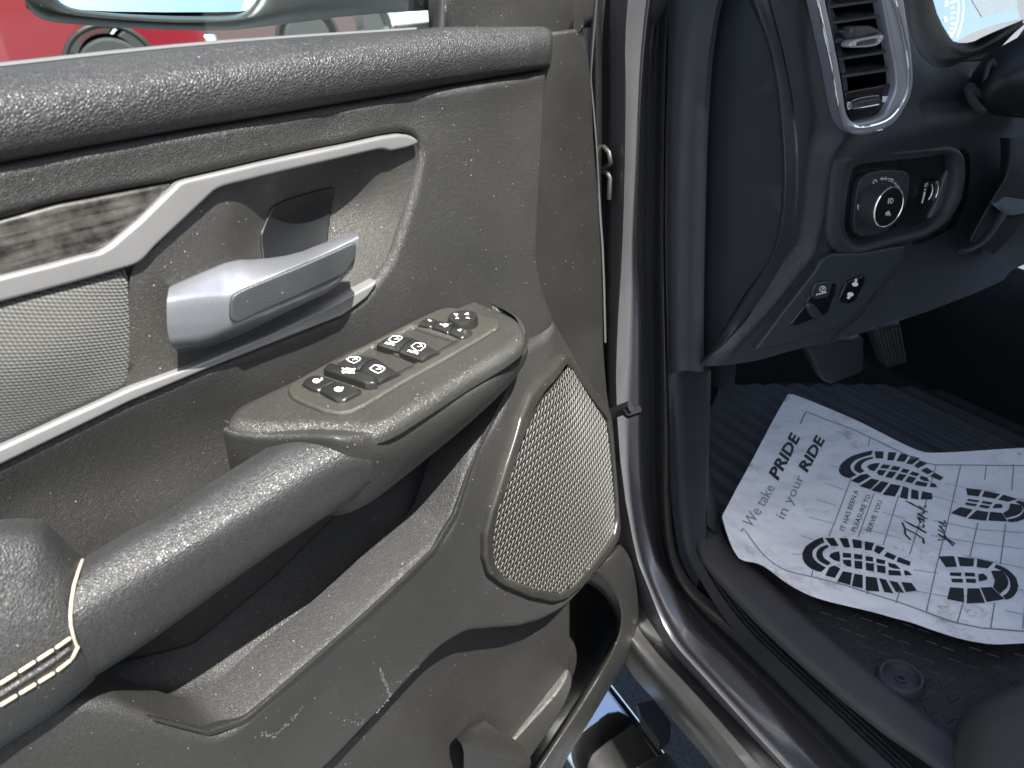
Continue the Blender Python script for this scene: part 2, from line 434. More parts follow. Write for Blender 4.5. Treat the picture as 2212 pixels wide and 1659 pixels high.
def weave():
    m = M('woven_fabric'); k = 2 * math.pi
    sx = m.n('SeparateXYZ'); m.l(m.co(), sx.inputs[0])
    hx = m.math('DIVIDE', sx.outputs[0], DD[0])
    a = m.math('SINE', m.math('MULTIPLY', m.math('ADD', hx, m.math('MULTIPLY', sx.outputs[2], .25)), k / .0030))
    b = m.math('SINE', m.math('MULTIPLY', m.math('SUBTRACT', sx.outputs[2], m.math('MULTIPLY', hx, -.35)), k / .0027))
    h = m.math('ADD', a, b); h = m.math('MULTIPLY_ADD', m.noise(700, 3), 1.8, h)
    m.bump(h, .00035)
    m.set(col=m.mix(m.ramp(h, -1., 2.2), (.008, .0085, .008), (.072, .072, .066)), rough=.85, spec=.25, sheen=.3); return m.m
fabric = weave()
def grille():
    m = M('speaker_mesh'); k = 2 * math.pi
    sx = m.n('SeparateXYZ'); m.l(m.co(), sx.inputs[0])
    hx = m.math('DIVIDE', sx.outputs[0], DD[0])
    rw = m.math('ADD', sx.outputs[2], m.math('MULTIPLY', hx, .02))
    row = m.math('MULTIPLY', rw, 1 / .0096)
    fr_ = m.math('FRACT', row); fl = m.math('FLOOR', row)
    # slanted strands: each row is a line of short diagonal bars
    u = m.math('ADD', m.math('MULTIPLY', hx, 1 / .0072), m.math('MULTIPLY', fl, .5))
    u = m.math('SUBTRACT', u, m.math('MULTIPLY', fr_, 1.0))
    a = m.math('SINE', m.math('MULTIPLY', u, k)); b = m.math('SINE', m.math('MULTIPLY', fr_, math.pi))
    h = m.math('MULTIPLY', m.math('POWER', b, .6), m.ramp(a, -.55, .5))
    m.bump(h, .0030)
    m.set(col=m.mix(m.ramp(h, .15, .6), (.003, .003, .003), (.082, .078, .066)), rough=.42, spec=.6); return m.m
mesh_mat = grille()
def wood():
    m = M('grey_woodgrain')
    c = m.co((14, 14, 260), (0, R(-8), 0)); n1 = m.noise(1, 6, .7, c); c2 = m.co((60, 60, 60)); n2 = m.noise(1, 5, .7, c2)
    f = m.math('MULTIPLY_ADD', n2, .5, m.math('MULTIPLY', n1, .6))
    m.set(col=m.mix(m.ramp(f, .44, .70), (.005, .0045, .004), (.062, .058, .053)), rough=.36, coat=.25, coatr=.25); m.bump(f, .0006); return m.m
wood_mat = wood()
def paper():
    m = M('paper'); n1 = m.noise(7, 6, .7); n2 = m.noise(26, 5, .75)
    d = m.math('MULTIPLY', m.ramp(n1, .5, .66), m.ramp(n2, .5, .72))
    d2 = m.math('MULTIPLY', m.ramp(m.noise(4, 2), .55, .65), m.ramp(m.noise(60, 6, .8), .56, .7))
    d = m.math('MINIMUM', m.math('ADD', m.math('MULTIPLY', d, .9), m.math('MULTIPLY', d2, .9)), .75)
    m.set(col=m.mix(d, (.90, .90, .90), (.32, .28, .20)), rough=.75, spec=.25)
    w1 = m.bump(m.noise(8, 3, .5), .022); return m.m
paper_mat = paper()
def asphalt():
    m = M('asphalt'); v = m.noise(110, 4, .8); g = m.noise(420, 2)
    m.set(col=m.mix(m.ramp(m.math('MULTIPLY_ADD', g, .5, m.math('MULTIPLY', v, .6)), .42, .72), (.016, .020, .025), (.12, .13, .14)), rough=.85); m.bump(v, .006); return m.m
asphalt_mat = asphalt()
def winglass():
    m = M('window_glass'); t = m.n('BsdfTransparent'); t.inputs[0].default_value = (.86, .92, .90, 1); g = m.n('BsdfGlossy'); g.inputs['Roughness'].default_value = .02
    f = m.n('Fresnel'); f.inputs[0].default_value = 1.5; x = m.n('MixShader'); m.l(f.outputs[0], x.inputs[0]); m.l(t.outputs[0], x.inputs[1]); m.l(g.outputs[0], x.inputs[2])
    m.l(x.outputs[0], m.t.nodes['Material Output'].inputs[0]); return m.m
glass = winglass()
def leaf():
    m = M('foliage'); m.set(col=m.mix(m.ramp(m.noise(2.5, 3), .35, .65), (.02, .037, .014), (.07, .085, .035)), rough=.6); return m.m
leaf_mat = leaf()
bark = plain('bark', (.10, .08, .06), .9, bumps=(20, .02))
wall_mat = plain('stucco_wall', (.26, .25, .22), .9, bumps=(40, .004), var=-.1)
concrete = plain('concrete', (.22, .215, .19), .9, bumps=(30, .004), var=-.15)
grass = plain('grass_strip', (.06, .08, .03), .9, bumps=(60, .03), var=.4)

# ================================================================ the open door
door_org = DR.W(np.array(DR.px(1290, 700, 0)))
door = thing('truck_door', 'open truck door seen from inside with black dusty trim, armrest and silver pull lever', 'vehicle door', tuple(door_org))
D = DR
def sh(P, dx=0, dy=0, dw=0): return [(p[0] + dx, p[1] + dy, p[2] + dw) for p in P]

# trim panel ------------------------------------------------------------
decor = [(-60, 492), (0, 475), (130, 440), (370, 395), (393, 388), (560, 350), (737, 313), (820, 294), (865, 287), (888, 291), (903, 301), (911, 327), (907, 360), (897, 405), (884, 450), (868, 500), (850, 553),
         (832, 585), (814, 608), (790, 642), (737, 683), (585, 743), (433, 803), (277, 869), (140, 936), (0, 1004), (-60, 1034)]
trim = [(-60, 368, .007), (0, 356, .007), (150, 328, .007), (300, 300, .007), (700, 232, .007), (940, 192, .007), (1183, 150, .002), (1184, 165, 0), (1178, 300, 0), (1168, 450, 0), (1164, 560, 0), (1180, 640, 0), (1200, 690, 0),
        (1190, 715, .002), (1137, 750, .004), (1120, 790, 0), (1098, 845, -.002), (1040, 900, -.01), (900, 980, -.015), (760, 1090, -.02), (600, 1250, -.02), (420, 1400, -.02), (180, 1460, -.02), (60, 1400, -.02), (-60, 1400, -.02)]
trim += [(x, y, .004) for x, y in decor[::-1]]
trim_ctrl = [(1000, 350, .004), (1000, 550, .004), (950, 640, 0), (1100, 500, .002), (600, 280, .003), (300, 345, .003), (100, 395, .003), (890, 250, .000), (700, 262, -0.0011),
             (100, 1040, -0.0077), (200, 1000, -0.0099), (400, 905, -0.0099), (440, 960, -0.0154), (300, 1030, -0.0176), (100, 1130, -0.0132), (-20, 1120, -0.0099), (560, 830, -0.0033), (700, 760, -0.0022), (470, 1050, -0.0143),
             (60, 1060, -0.0099), (250, 1120, -0.0132), (500, 890, -0.0121), (880, 600, .004), (940, 400, .004)]
sheet('trim_panel', D, trim, leather_trim, door, ctrl=trim_ctrl, roll=.008, rollw=.008, sp=.008, ch=1, skirt=.012,
      ridges=[([(0, 375), (300, 318), (700, 250), (1150, 175)], .001, .012)])

# padded belt pad ---------------------------------------------------------
def rail(*P): return (D, list(P))
pad = [
    rail((-60, 366, -.004), (0, 354, -.004), (300, 298, -.004), (700, 230, -.004), (1000, 180, -.004), (1180, 149, -.004), (1186, 148, -.012)),
    rail((-60, 358, 0.0090), (0, 346, 0.0090), (300, 291, 0.0090), (700, 223, 0.0090), (1000, 174, 0.0090), (1184, 143, .010), (1190, 141, -.008)),
    rail((-60, 330, 0.0165), (0, 318, 0.0165), (300, 264, 0.0165), (700, 198, 0.0165), (1000, 152, 0.0165), (1187, 126, .014), (1193, 124, -.008)),
    rail((-60, 278, 0.0195), (0, 268, 0.0195), (300, 216, 0.0195), (700, 158, 0.0195), (1000, 116, 0.0195), (1188, 98, .015), (1195, 97, -.008)),
    rail((-60, 222, 0.0150), (0, 212, 0.0150), (300, 172, 0.0150), (700, 118, 0.0150), (1000, 84, 0.0150), (1186, 75, .010), (1194, 75, -.010)),
    rail((-60, 178, -.004), (0, 170, -.004), (300, 137, -.004), (700, 94, 0), (900, 75, .004), (985, 64, .006), (1060, 65, .006), (1178, 63, 0), (1188, 64, -.012)),
    rail((-60, 153, -.026), (0, 147, -.026), (300, 113, -.026), (560, 90, -.017), (700, 79, -.020), (860, 68, -.014), (960, 57, -.006), (1060, 59, -.004), (1168, 57, -.006), (1178, 58, -.018)),
    rail((-60, 151, -.05), (0, 145, -.05), (300, 112, -.05), (560, 89, -.05), (700, 78, -.05), (860, 68, -.04), (960, 58, -.03), (1060, 60, -.03), (1165, 60, -.03), (1176, 60, -.03))]
loft('belt_pad', pad, leather_pad, door, n=120, m=6)
loft('belt_seal', [rail((-60, 152, -.030), (0, 146, -.030), (300, 112, -.030), (560, 89, -.030), (900, 66, -.03)), rail((-60, 146, -.030), (0, 141, -.030), (300, 107, -.030), (560, 84, -.030), (900, 62, -.03)),
                   rail((-60, 139, -.036), (0, 134, -.036), (300, 101, -.036), (560, 80, -.036), (900, 59, -.036)), rail((-60, 150, -.04), (0, 146, -.04), (300, 112, -.04), (560, 92, -.04), (900, 70, -.04))], rubber_grey, door, n=60, m=3)

# decor inside the cut-out -------------------------------------------------
# recess bowl (dusty plastic) around the lever
recess = [(283, 577, 0), (320, 550, 0), (440, 425, -.002), (480, 395, -.002), (740, 335, -.002), (840, 315, -.002), (905, 300, -.002), (914, 330, -.002), (908, 370, -.002), (886, 450, -.002), (852, 553, -.002), (818, 612, -.002), (790, 640, -.002), (737, 665, 0), (433, 790, 0), (270, 858, 0), (276, 700, 0)]
rctrl = [(640, 480, -.032), (570, 490, -.022), (700, 415, -.030), (600, 430, -.020), (770, 440, -.022), (760, 520, -.018), (845, 400, -.008), (400, 520, -.001), (480, 520, -.005), (620, 580, -.020), (700, 600, -.018), (330, 700, 0), (340, 800, 0),
         (500, 460, -.003), (560, 640, -.012), (700, 350, -.004), (500, 740, -.006), (690, 530, -.028)]
rec = sheet('lever_bowl', D, recess, recess_mat, door, ctrl=rctrl, sp=.007, ch=1, skirt=.01)
rs = ob_surf[rec.name]
sheet('cover_flap', D, [(562, 440, -.04), (600, 424, -.04), (697, 400, -.04), (705, 410, -.04), (700, 460, -.04), (688, 525, -.04), (600, 560, -.04), (540, 570, -.04), (535, 500, -.04)], plain('flap_plastic', (.006, .0065, .007), .45), door, surf=rs, off=.0025, roll=.002, sp=.01, ch=1)
# upper strip
ustrip = [(-60, 612), (0, 597), (110, 570), (185, 550), (207, 546), (225, 537), (240, 527), (300, 476), (372, 405), (383, 394), (400, 388), (560, 351), (737, 314), (820, 295), (860, 289), (880, 291), (894, 297), (903, 308), (895, 313),
          (877, 319), (840, 327), (826, 322), (810, 324), (737, 341), (600, 372), (483, 401), (462, 410), (443, 428), (390, 478), (333, 531), (313, 554), (300, 566), (283, 574), (150, 611), (0, 651), (-60, 667)]
sheet('upper_strip', D, ustrip, silver_trim, door, w=.004, off=.003, roll=.0028, rollw=.0028, sp=.009, ch=1, skirt=.012)
lstrip = [(-60, 989), (0, 964), (140, 900), (283, 836), (423, 786), (585, 719), (737, 646), (790, 618), (815, 603), (808, 617), (791, 641), (765, 661), (737, 681), (585, 741), (433, 801), (277, 867), (140, 934), (0, 1002), (-60, 1032)]
sheet('lower_strip', D, lstrip, silver_trim, door, w=.004, off=.003, roll=.0028, rollw=.0028, sp=.009, ch=1, skirt=.012)
sheet('wood_inlay', D, [(-70, 492), (0, 476), (130, 441), (365, 397), (376, 399), (374, 405), (300, 477), (240, 528), (200, 546), (0, 598), (-70, 615)], wood_mat, door, w=.001, roll=.003, sp=.012, ch=0, esp=.006)
sheet('fabric_inlay', D, [(-70, 668), (0, 650), (150, 610), (276, 578), (282, 600), (288, 700), (287, 780), (283, 838), (140, 902), (0, 966), (-70, 990)], fabric, door, w=.001, ctrl=[(130, 740, .014), (0, 800, .016), (230, 700, .008)], roll=.009, rollw=.007, sp=.01, ch=0, esp=.005)

# pull lever ---------------------------------------------------------------
lv = [rail((372, 618, -.004), (433, 592, -.004), (505, 566, -.008), (560, 566, -.008), (640, 555, -.004), (700, 530, .01), (763, 508, .024)),
      rail((366, 620, .014), (433, 592, .014), (505, 563, .012), (560, 562, .012), (640, 549, .014), (700, 524, .024), (766, 504, .032)),
      rail((362, 640, .026), (433, 628, .028), (500, 620, .030), (560, 598, .034), (640, 570, .037), (700, 544, .040), (773, 510, .042)),
      rail((360, 665, .030), (432, 655, .032), (500, 648, .035), (560, 620, .038), (640, 588, .041), (700, 562, .043), (775, 522, .044)),
      rail((362, 715, .030), (432, 703, .032), (502, 692, .034), (570, 668, .037), (650, 634, .040), (715, 604, .042), (770, 550, .044)),
      rail((372, 748, .024), (437, 737, .027), (510, 708, .030), (580, 680, .034), (655, 646, .037), (722, 616, .040), (764, 574, .042)),
      rail((384, 757, .010), (440, 747, .014), (512, 718, .018), (582, 690, .022), (657, 654, .026), (724, 622, .030), (760, 582, .034)),
      rail((384, 750, -.006), (440, 742, -.004), (512, 714, 0), (582, 680, .004), (657, 646, .01), (724, 612, .016), (752, 578, .022))]
lever = loft('pull_lever', lv, lever_mat, door, n=60, m=5, closed=True, caps=True)
sheet('grip_pad', D, [(497, 655, .0365), (502, 638, .0365), (522, 626, .037), (560, 610, .039), (640, 578, .0425), (700, 552, .0445), (764, 523, .046), (771, 530, .0465), (767, 562, .0465), (745, 592, .045), (715, 606, .044), (650, 636, .0425), (570, 672, .040), (515, 698, .0375), (503, 696, .037), (497, 685, .0365)],
      pad_rubber, lever, off=.0006, roll=.002, sp=.008, ch=1, skirt=.004)

# front column and outer edge ----------------------------------------------
sheet('front_panel', D, [(1178, 70), (1249, 62), (1256, 95), (1270, 145), (1277, 200), (1284, 300), (1291, 400), (1300, 553), (1305, 753), (1313, 850), (1330, 960), (1322, 1100), (1100, 1000), (1100, 750), (1130, 500), (1150, 200)], hard, door, w=-.008, roll=.004, sp=.014, ch=1,
      ctrl=[(1215, 110, -.004), (1230, 400, -.006)], skirt=.02)
sheet('sail_panel', D, [(962, -60), (1240, -60), (1243, 40), (1244, 74), (1190, 84), (1100, 90), (962, 90)], hard, door, w=-.010, roll=.004, sp=.03, ch=0, skirt=.02, ctrl=[(1000, 0, -.012)], esp=.02)
sheet('corner_trim', D, [(1236, -60), (1290, -60), (1284, 30), (1281, 58), (1262, 62), (1272, 120), (1278, 180), (1284, 300), (1270, 300), (1240, 120)], hard_dark, door, w=-.018, roll=.003, sp=.02, ch=0, skirt=.02, esp=.01)
loft('door_edge_seal', [rail((1291, -60, -.03), (1283, 20, -.03), (1277, 100, -.03), (1271, 173, -.03), (1276, 200, -.03), (1287, 320, -.03), (1294, 450, -.03), (1302, 560, -.03), (1306, 740, -.03)),
                        rail((1294, -60, -.024), (1286, 20, -.024), (1280, 100, -.024), (1275, 173, -.024), (1279, 200, -.026), (1289, 320, -.028), (1296, 450, -.03), (1304, 560, -.03), (1308, 740, -.03)),
                        rail((1297, -60, -.035), (1289, 20, -.035), (1283, 100, -.035), (1277, 173, -.035), (1281, 200, -.035), (1291, 320, -.035), (1298, 450, -.035), (1306, 560, -.035), (1310, 740, -.035))], rubber_grey, door, n=50, m=3)
# window run channel and glass
loft('window_frame', [rail((938, -70, -.030), (936, 0, -.030), (934, 40, -.030), (932, 75, -.030)), rail((950, -70, -.016), (949, 0, -.016), (948, 40, -.016), (946, 75, -.016)),
                      rail((962, -70, -.012), (962, 0, -.012), (962, 40, -.012), (961, 75, -.012)), rail((966, -70, -.02), (966, 0, -.02), (966, 40, -.02), (966, 75, -.02))], rubber, door, n=12, m=3, ch=0)
gq = [DR.px(-200, 180, -.034), DR.px(945, 95, -.034), DR.px(952, -140, -.034), DR.px(-200, -190, -.034)]
a = D.W(np.array(gq)); b = a - DN * .004
part('window_glass', np.vstack([a, b]), [(0, 1, 2, 3), (7, 6, 5, 4), (0, 4, 5, 1), (1, 5, 6, 2), (2, 6, 7, 3), (3, 7, 4, 0)], glass, door, smooth=False)
# door skin behind the trim (keeps light from leaking through)
sheet('door_skin', D, [(-60, 200), (900, 120), (1235, 100), (1262, 230), (1278, 560), (1286, 760), (1300, 1000), (1300, 1180), (1318, 1300), (1290, 1420), (1150, 1640), (1080, 1760), (300, 1760), (-60, 1760)], paint, door, w=-.09, roll=0, sp=.06, ch=0, skirt=.03, esp=.05, smooth=False)

# speaker surround / lower trim ---------------------------------------------
LT = [(1197, 688, -.004), (1195, 700, .004), (1187, 714, .008), (1165, 733, .014), (1137, 748, .022), (1110, 790, .034), (1095, 843, .048), (1084, 886, .058), (1054, 930, .064), (1027, 970, .070), (1004, 1040, .076), (984, 1106, .080), (967, 1150, .083), (904, 1210, .085), (837, 1278, .086), (737, 1373, .087),
      (633, 1460, .087), (533, 1553, .086), (493, 1584, .085), (460, 1588, .084), (415, 1578, .083), (367, 1562, .082), (300, 1536, .080), (253, 1518, .078), (160, 1512, .074), (60, 1580, .072), (-60, 1640, .070), (-60, 1760, .06), (300, 1780, .06), (590, 1770, .06),
      (737, 1630, .062), (840, 1520, .062), (905, 1450, .062), (940, 1412, .062), (975, 1386, .062), (1010, 1368, .062), (1070, 1362, .062), (1120, 1359, .062), (1170, 1345, .060), (1222, 1315, .056), (1258, 1278, .050), (1292, 1236, .042), (1320, 1200, .034), (1338, 1172, .026), (1340, 1150, .022), (1336, 1073, .010),
      (1328, 990, .004), (1320, 918, -.002), (1300, 870, -.003), (1260, 800, -.004), (1225, 735, -.004)]
LTc = [(1150, 950, .050), (1100, 1150, .062), (1050, 1300, .066), (900, 1330, .075), (700, 1500, .075), (400, 1650, .074), (1220, 850, .030), (1190, 800, .026), (1240, 1000, .036), (1280, 1100, .034), (1200, 1200, .052), (1260, 1180, .042)]
lt = sheet('lower_trim', D, LT, leather_trim, door, ctrl=LTc, roll=.010, rollw=.010, sp=.009, ch=1, skirt=.05,
           ridges=[([(590, 1745), (737, 1600), (905, 1425), (985, 1362), (1120, 1335), (1210, 1300)], -.010, .018)])
ls = ob_surf[lt.name]
# speaker grille
go = [(1220, 763), (1229, 768), (1237, 780), (1270, 822), (1315, 884), (1320, 903), (1327, 990), (1334, 1073), (1339, 1140), (1333, 1168), (1287, 1231), (1254, 1267), (1222, 1293), (1197, 1301), (1147, 1291), (1087, 1265), (1054, 1240), (1044, 1206), (1045, 1156), (1057, 1106), (1090, 1003), (1120, 903), (1144, 846), (1167, 816), (1212, 768)]
gi = [(1221, 790), (1234, 800), (1284, 873), (1311, 908), (1318, 953), (1330, 1086), (1331, 1123), (1325, 1154), (1270, 1224), (1237, 1260), (1206, 1278), (1154, 1271), (1092, 1248), (1067, 1216), (1063, 1173), (1072, 1106), (1130, 936), (1154, 880), (1176, 846), (1217, 795)]
def onsurf(fr, L, surf, w=0.):
    """traced points placed on a surface: a few fixed-point steps"""
    out = []
    for p in L:
        ww = w
        for _ in range(6): q = fr.px(p[0], p[1], ww); ww = float(surf(np.array([q[:2]]))[0]) + w
        out.append((p[0], p[1], ww))
    return out
sheet('grille_frame', D, onsurf(D, go, ls, .006), plain('grille_rim', (.015, .0145, .013), .27, bumps=(900, .0001), dust=.2, sp_=.4), door, holes=[onsurf(D, gi, ls, .006)], surf=ls, off=.010, roll=.005, rollw=.006, sp=.006, ch=1, skirt=.012)
sheet('speaker_grille', D, onsurf(D, gi, ls, .004), mesh_mat, door, surf=ls, off=.003, sp=.008, ch=1, skirt=.0, hf=lambda Q: .006 * np.clip(np.sin(np.pi * np.clip((Q[:, 0] - Q[:, 0].min()) / np.ptp(Q[:, 0]), 0, 1)), 0, 1))

# armrest cavity ---------------------------------------------------------------
pk = [rail((60, 1480, -.02), (300, 1300, -.025), (500, 1150, -.025), (700, 1010, -.025), (860, 900, -.02), (1010, 880, -.012), (1100, 800, -.004)),
      rail((150, 1500, -.02), (350, 1380, -.028), (560, 1240, -.03), (760, 1100, -.03), (930, 980, -.025), (1040, 890, -.012), (1100, 820, .0)),
      rail((233, 1512, 0), (400, 1470, -.01), (600, 1330, -.012), (790, 1190, -.012), (930, 1050, -.005), (1020, 930, .01), (1098, 830, .02)),
      rail((253, 1516, .03), (440, 1530, .022), (620, 1410, .018), (800, 1265, .018), (930, 1130, .02), (1015, 975, .03), (1096, 838, .036)),
      rail((300, 1534, .062), (470, 1572, .06), (640, 1440, .055), (810, 1292, .055), (940, 1165, .055), (1020, 975, .056), (1095, 842, .044)),
      rail((320, 1546, .082), (485, 1588, .086), (645, 1450, .088), (830, 1286, .088), (965, 1155, .084), (1026, 972, .071), (1094, 846, .05)),
      rail((330, 1556, .083), (490, 1600, .084), (655, 1462, .086), (840, 1298, .086), (975, 1166, .082), (1034, 978, .070), (1098, 852, .05))]
loft('armrest_cavity', pk, leather_trim, door, n=70, m=6)

# lower door pocket ------------------------------------------------------------
sheet('pocket_wall', D, [(560, 1800, 0), (800, 1560, 0), (930, 1330, 0), (1100, 1300, 0), (1236, 1230, 0), (1231, 1300, 0), (1231, 1447, 0), (1170, 1530, 0), (1104, 1608, 0), (1060, 1680, 0), (1000, 1800, 0)], hard, door, w=.004, sp=.02, ch=0, skirt=.09, esp=.01, roll=.002)
sheet('pocket_ledge', D, [(1229, 1446, .004), (1238, 1458, .010), (1235, 1484, .018), (1147, 1638, .018), (1098, 1716, .018), (1040, 1712, .004), (1104, 1606, .004)], hard, door, roll=.003, sp=.01, ch=0, skirt=.10, esp=.005)
sheet('pocket_base', D, [(1180, 1180), (1300, 1220), (1350, 1330), (1300, 1480), (1150, 1720), (1000, 1720)], hard_dark, door, w=-.085, sp=.03, ch=0, skirt=0, esp=.02)
bx = [rail((990, 1588, .006), (1015, 1562, .004), (1047, 1548, .004)), rail((986, 1594, .03), (1020, 1577, .03), (1054, 1562, .024)), rail((996, 1606, .052), (1060, 1600, .05), (1120, 1604, .03)),
      rail((1000, 1618, .056), (1070, 1634, .054), (1146, 1642, .036)), rail((1002, 1640, .050), (1065, 1655, .048), (1140, 1668, .034)), rail((1000, 1760, .030), (1060, 1760, .030), (1110, 1760, .026))]
loft('bottle_holder', bx, hard, door, n=24, m=5)
rim = [rail((1240, 1262, -.07), (1262, 1256, -.07), (1277, 1260, -.07), (1305, 1284, -.07), (1326, 1322, -.07), (1330, 1350, -.07), (1316, 1400, -.07), (1262, 1488, -.07), (1150, 1659, -.07), (1095, 1740, -.07)),
       rail((1236, 1268, .018), (1262, 1258, .018), (1277, 1262, .018), (1306, 1284, .02), (1329, 1320, .02), (1334, 1347, .02), (1324, 1388, .022), (1270, 1480, .024), (1154, 1660, .026), (1102, 1740, .026)),
       rail((1252, 1262, .038), (1280, 1240, .038), (1300, 1250, .040), (1320, 1276, .042), (1338, 1312, .043), (1340, 1350, .044), (1330, 1388, .045), (1276, 1488, .047), (1165, 1656, .048), (1112, 1740, .048)),
       rail((1262, 1262, .044), (1300, 1222, .044), (1320, 1238, .046), (1334, 1268, .048), (1347, 1308, .048), (1348, 1350, .048), (1338, 1390, .050), (1284, 1496, .050), (1178, 1652, .050), (1126, 1740, .050)),
       rail((1290, 1234, .036), (1325, 1188, .036), (1342, 1204, .038), (1356, 1240, .038), (1365, 1304, .038), (1366, 1344, .038), (1352, 1394, .040), (1296, 1500, .040), (1205, 1642, .040), (1156, 1740, .040)),
       rail((1300, 1215, .012), (1334, 1172, .012), (1352, 1188, .012), (1368, 1222, .010), (1380, 1300, .010), (1380, 1344, .010), (1366, 1400, .012), (1306, 1506, .014), (1229, 1630, .014), (1170, 1740, .014)),
       rail((1300, 1215, -.06), (1330, 1176, -.06), (1344, 1190, -.06), (1358, 1222, -.06), (1368, 1300, -.06), (1368, 1342, -.06), (1354, 1398, -.06), (1296, 1500, -.06), (1215, 1630, -.06), (1160, 1740, -.06))]
loft('pocket_rim', rim, hard, door, n=80, m=5)

# armrest: switch pod, pull handle, rear pad -----------------------------------
A0 = D.W(np.array(D.px(633, 813, .004))); A1 = D.W(np.array(D.px(1024, 643, .004)))
ex = A1 - A0; ex[2] *= .5
eyv = -DN * math.cos(R(3)) + ZZ * math.sin(R(3))
PF = Fr(A0, ex, eyv)
podtop = [(484, 912), (490, 893), (508, 872), (560, 848), (633, 814), (737, 757), (850, 712), (960, 668), (1024, 643), (1040, 649), (1085, 667), (1118, 683), (1133, 702), (1138, 728), (1100, 760), (1010, 812), (915, 872), (845, 915), (800, 930), (745, 926), (680, 922), (620, 924), (570, 926), (525, 922), (495, 918)]
pod = sheet('switch_pod', PF, [(x, y, 0) for x, y in podtop], pod_mat, door, roll=.012, rollw=.010, sp=.007, ch=1, skirt=.005)
pt = [(494, 917), (506, 921), (540, 925), (575, 926), (620, 924), (680, 922), (745, 926), (800, 930), (845, 915), (915, 872), (1010, 812), (1100, 760), (1137, 729), (1133, 702), (1118, 684), (1085, 668), (1060, 657)]
PT_ = resamp(chaikin(np.array([PF.px(x, y, -.007) for x, y in pt]), 1, False), n=60); PTW = PF.W(PT_); wT = (PTW - D.o) @ D.n
def prow(P, dw):
    P = resamp(chaikin(np.array(P, float), 1, False), n=60); dw = np.interp(np.linspace(0, 1, 60), np.linspace(0, 1, len(dw)), dw)
    return D.W(np.array([D.px(x, y, w_) for (x, y), w_ in zip(P, np.maximum(wT + dw, -.012))]))
in_ = PTW - DN * .008 + ZZ * .0015
podside = [in_, PTW,
    prow([(483, 928), (500, 936), (540, 941), (575, 942), (620, 940), (680, 938), (745, 943), (803, 949), (850, 932), (918, 888), (1014, 826), (1104, 774), (1141, 742), (1139, 712), (1124, 694), (1092, 676), (1064, 664)], [.003, .004, .006, .006, .006]),
    prow([(485, 952), (503, 962), (545, 968), (580, 970), (622, 970), (682, 972), (745, 976), (808, 984), (860, 962), (925, 916), (1020, 852), (1106, 796), (1142, 758), (1142, 728), (1130, 708), (1098, 690), (1070, 680)], [.0, .002, .008, .012, .010]),
    prow([(492, 985), (512, 998), (552, 1008), (585, 1012), (626, 1016), (684, 1024), (745, 1030), (806, 1020), (868, 994), (932, 948), (1020, 884), (1100, 822), (1138, 780), (1140, 750), (1126, 735), (1098, 728), (1072, 724)], [-.004, -.006, .002, .010, .006]),
    prow([(500, 1025), (524, 1040), (562, 1052), (594, 1058), (634, 1064), (690, 1074), (742, 1078), (800, 1062), (868, 1018), (932, 970), (1012, 910), (1086, 846), (1126, 800), (1132, 776), (1118, 768), (1092, 764), (1068, 762)], [-.01, -.016, -.010, -.002, -.006]),
    prow([(510, 1062), (536, 1074), (574, 1082), (606, 1086), (646, 1092), (700, 1104), (735, 1108), (790, 1092), (858, 1042), (920, 992), (994, 932), (1066, 866), (1108, 822), (1118, 800), (1106, 792), (1082, 790), (1060, 788)], [-.02, -.03, -.028, -.020, -.022]),
    prow([(530, 1080), (560, 1090), (600, 1096), (640, 1100), (680, 1106), (708, 1110), (735, 1108), (775, 1088), (840, 1040), (900, 990), (976, 930), (1048, 866), (1092, 824), (1102, 806), (1094, 800), (1072, 798), (1052, 796)], [-.05, -.07, -.055, -.045, -.045]),
    D.W(resamp(pts(D, [(580, 1090, -.012), (600, 1090, -.012), (640, 1080, -.012), (680, 1060, -.012), (740, 1020, -.012), (800, 980, -.012), (900, 915, -.012), (980, 860, -.012), (1030, 820, -.012), (1050, 805, -.012), (1040, 796, -.012)]), n=60))]
loft('pod_side', podside, pod_mat, door, n=90, m=5, ch=0)
hT = [(178, 1208, .058), (270, 1150, .058), (360, 1106, .058), (450, 1045, .058), (540, 990, .058), (600, 953, .060), (667, 931, .066), (700, 929, .074), (745, 932, .080)]
h1 = [(168, 1240, .082), (262, 1184, .082), (355, 1132, .082), (450, 1072, .082), (545, 1014, .082), (620, 966, .084), (690, 942, .088), (740, 940, .094), (782, 946, .098)]
h2 = [(158, 1290, .098), (255, 1236, .098), (350, 1180, .098), (450, 1118, .098), (550, 1058, .099), (640, 1004, .101), (715, 968, .104), (765, 960, .106), (800, 972, .107)]
h3 = [(153, 1345, .106), (255, 1284, .106), (352, 1222, .106), (455, 1158, .107), (556, 1098, .108), (650, 1042, .109), (726, 1002, .111), (775, 990, .111), (803, 996, .110)]
h4 = [(170, 1405, .104), (272, 1342, .104), (378, 1268, .104), (480, 1200, .105), (580, 1138, .106), (676, 1076, .107), (745, 1036, .108), (785, 1018, .108), (804, 1018, .107)]
h5 = [(196, 1450, .094), (292, 1392, .094), (402, 1312, .095), (505, 1238, .096), (598, 1174, .098), (690, 1114, .099), (758, 1070, .100), (788, 1050, .100), (800, 1040, .100)]
h6 = [(207, 1457, .078), (302, 1398, .079), (412, 1318, .080), (514, 1243, .082), (606, 1178, .084), (697, 1118, .086), (764, 1072, .088), (786, 1056, .088), (797, 1048, .088)]
hb = [(200, 1400, .05), (300, 1340, .05), (400, 1270, .05), (500, 1200, .05), (590, 1140, .05), (680, 1080, .05), (740, 1040, .05), (760, 1020, .06), (770, 1010, .06)]
def hsh(h, a): return [(x, y, w_ + a * (0, 0, .0, .004, .008, .012, .016, .018, .018)[i]) for i, (x, y, w_) in enumerate(h)]
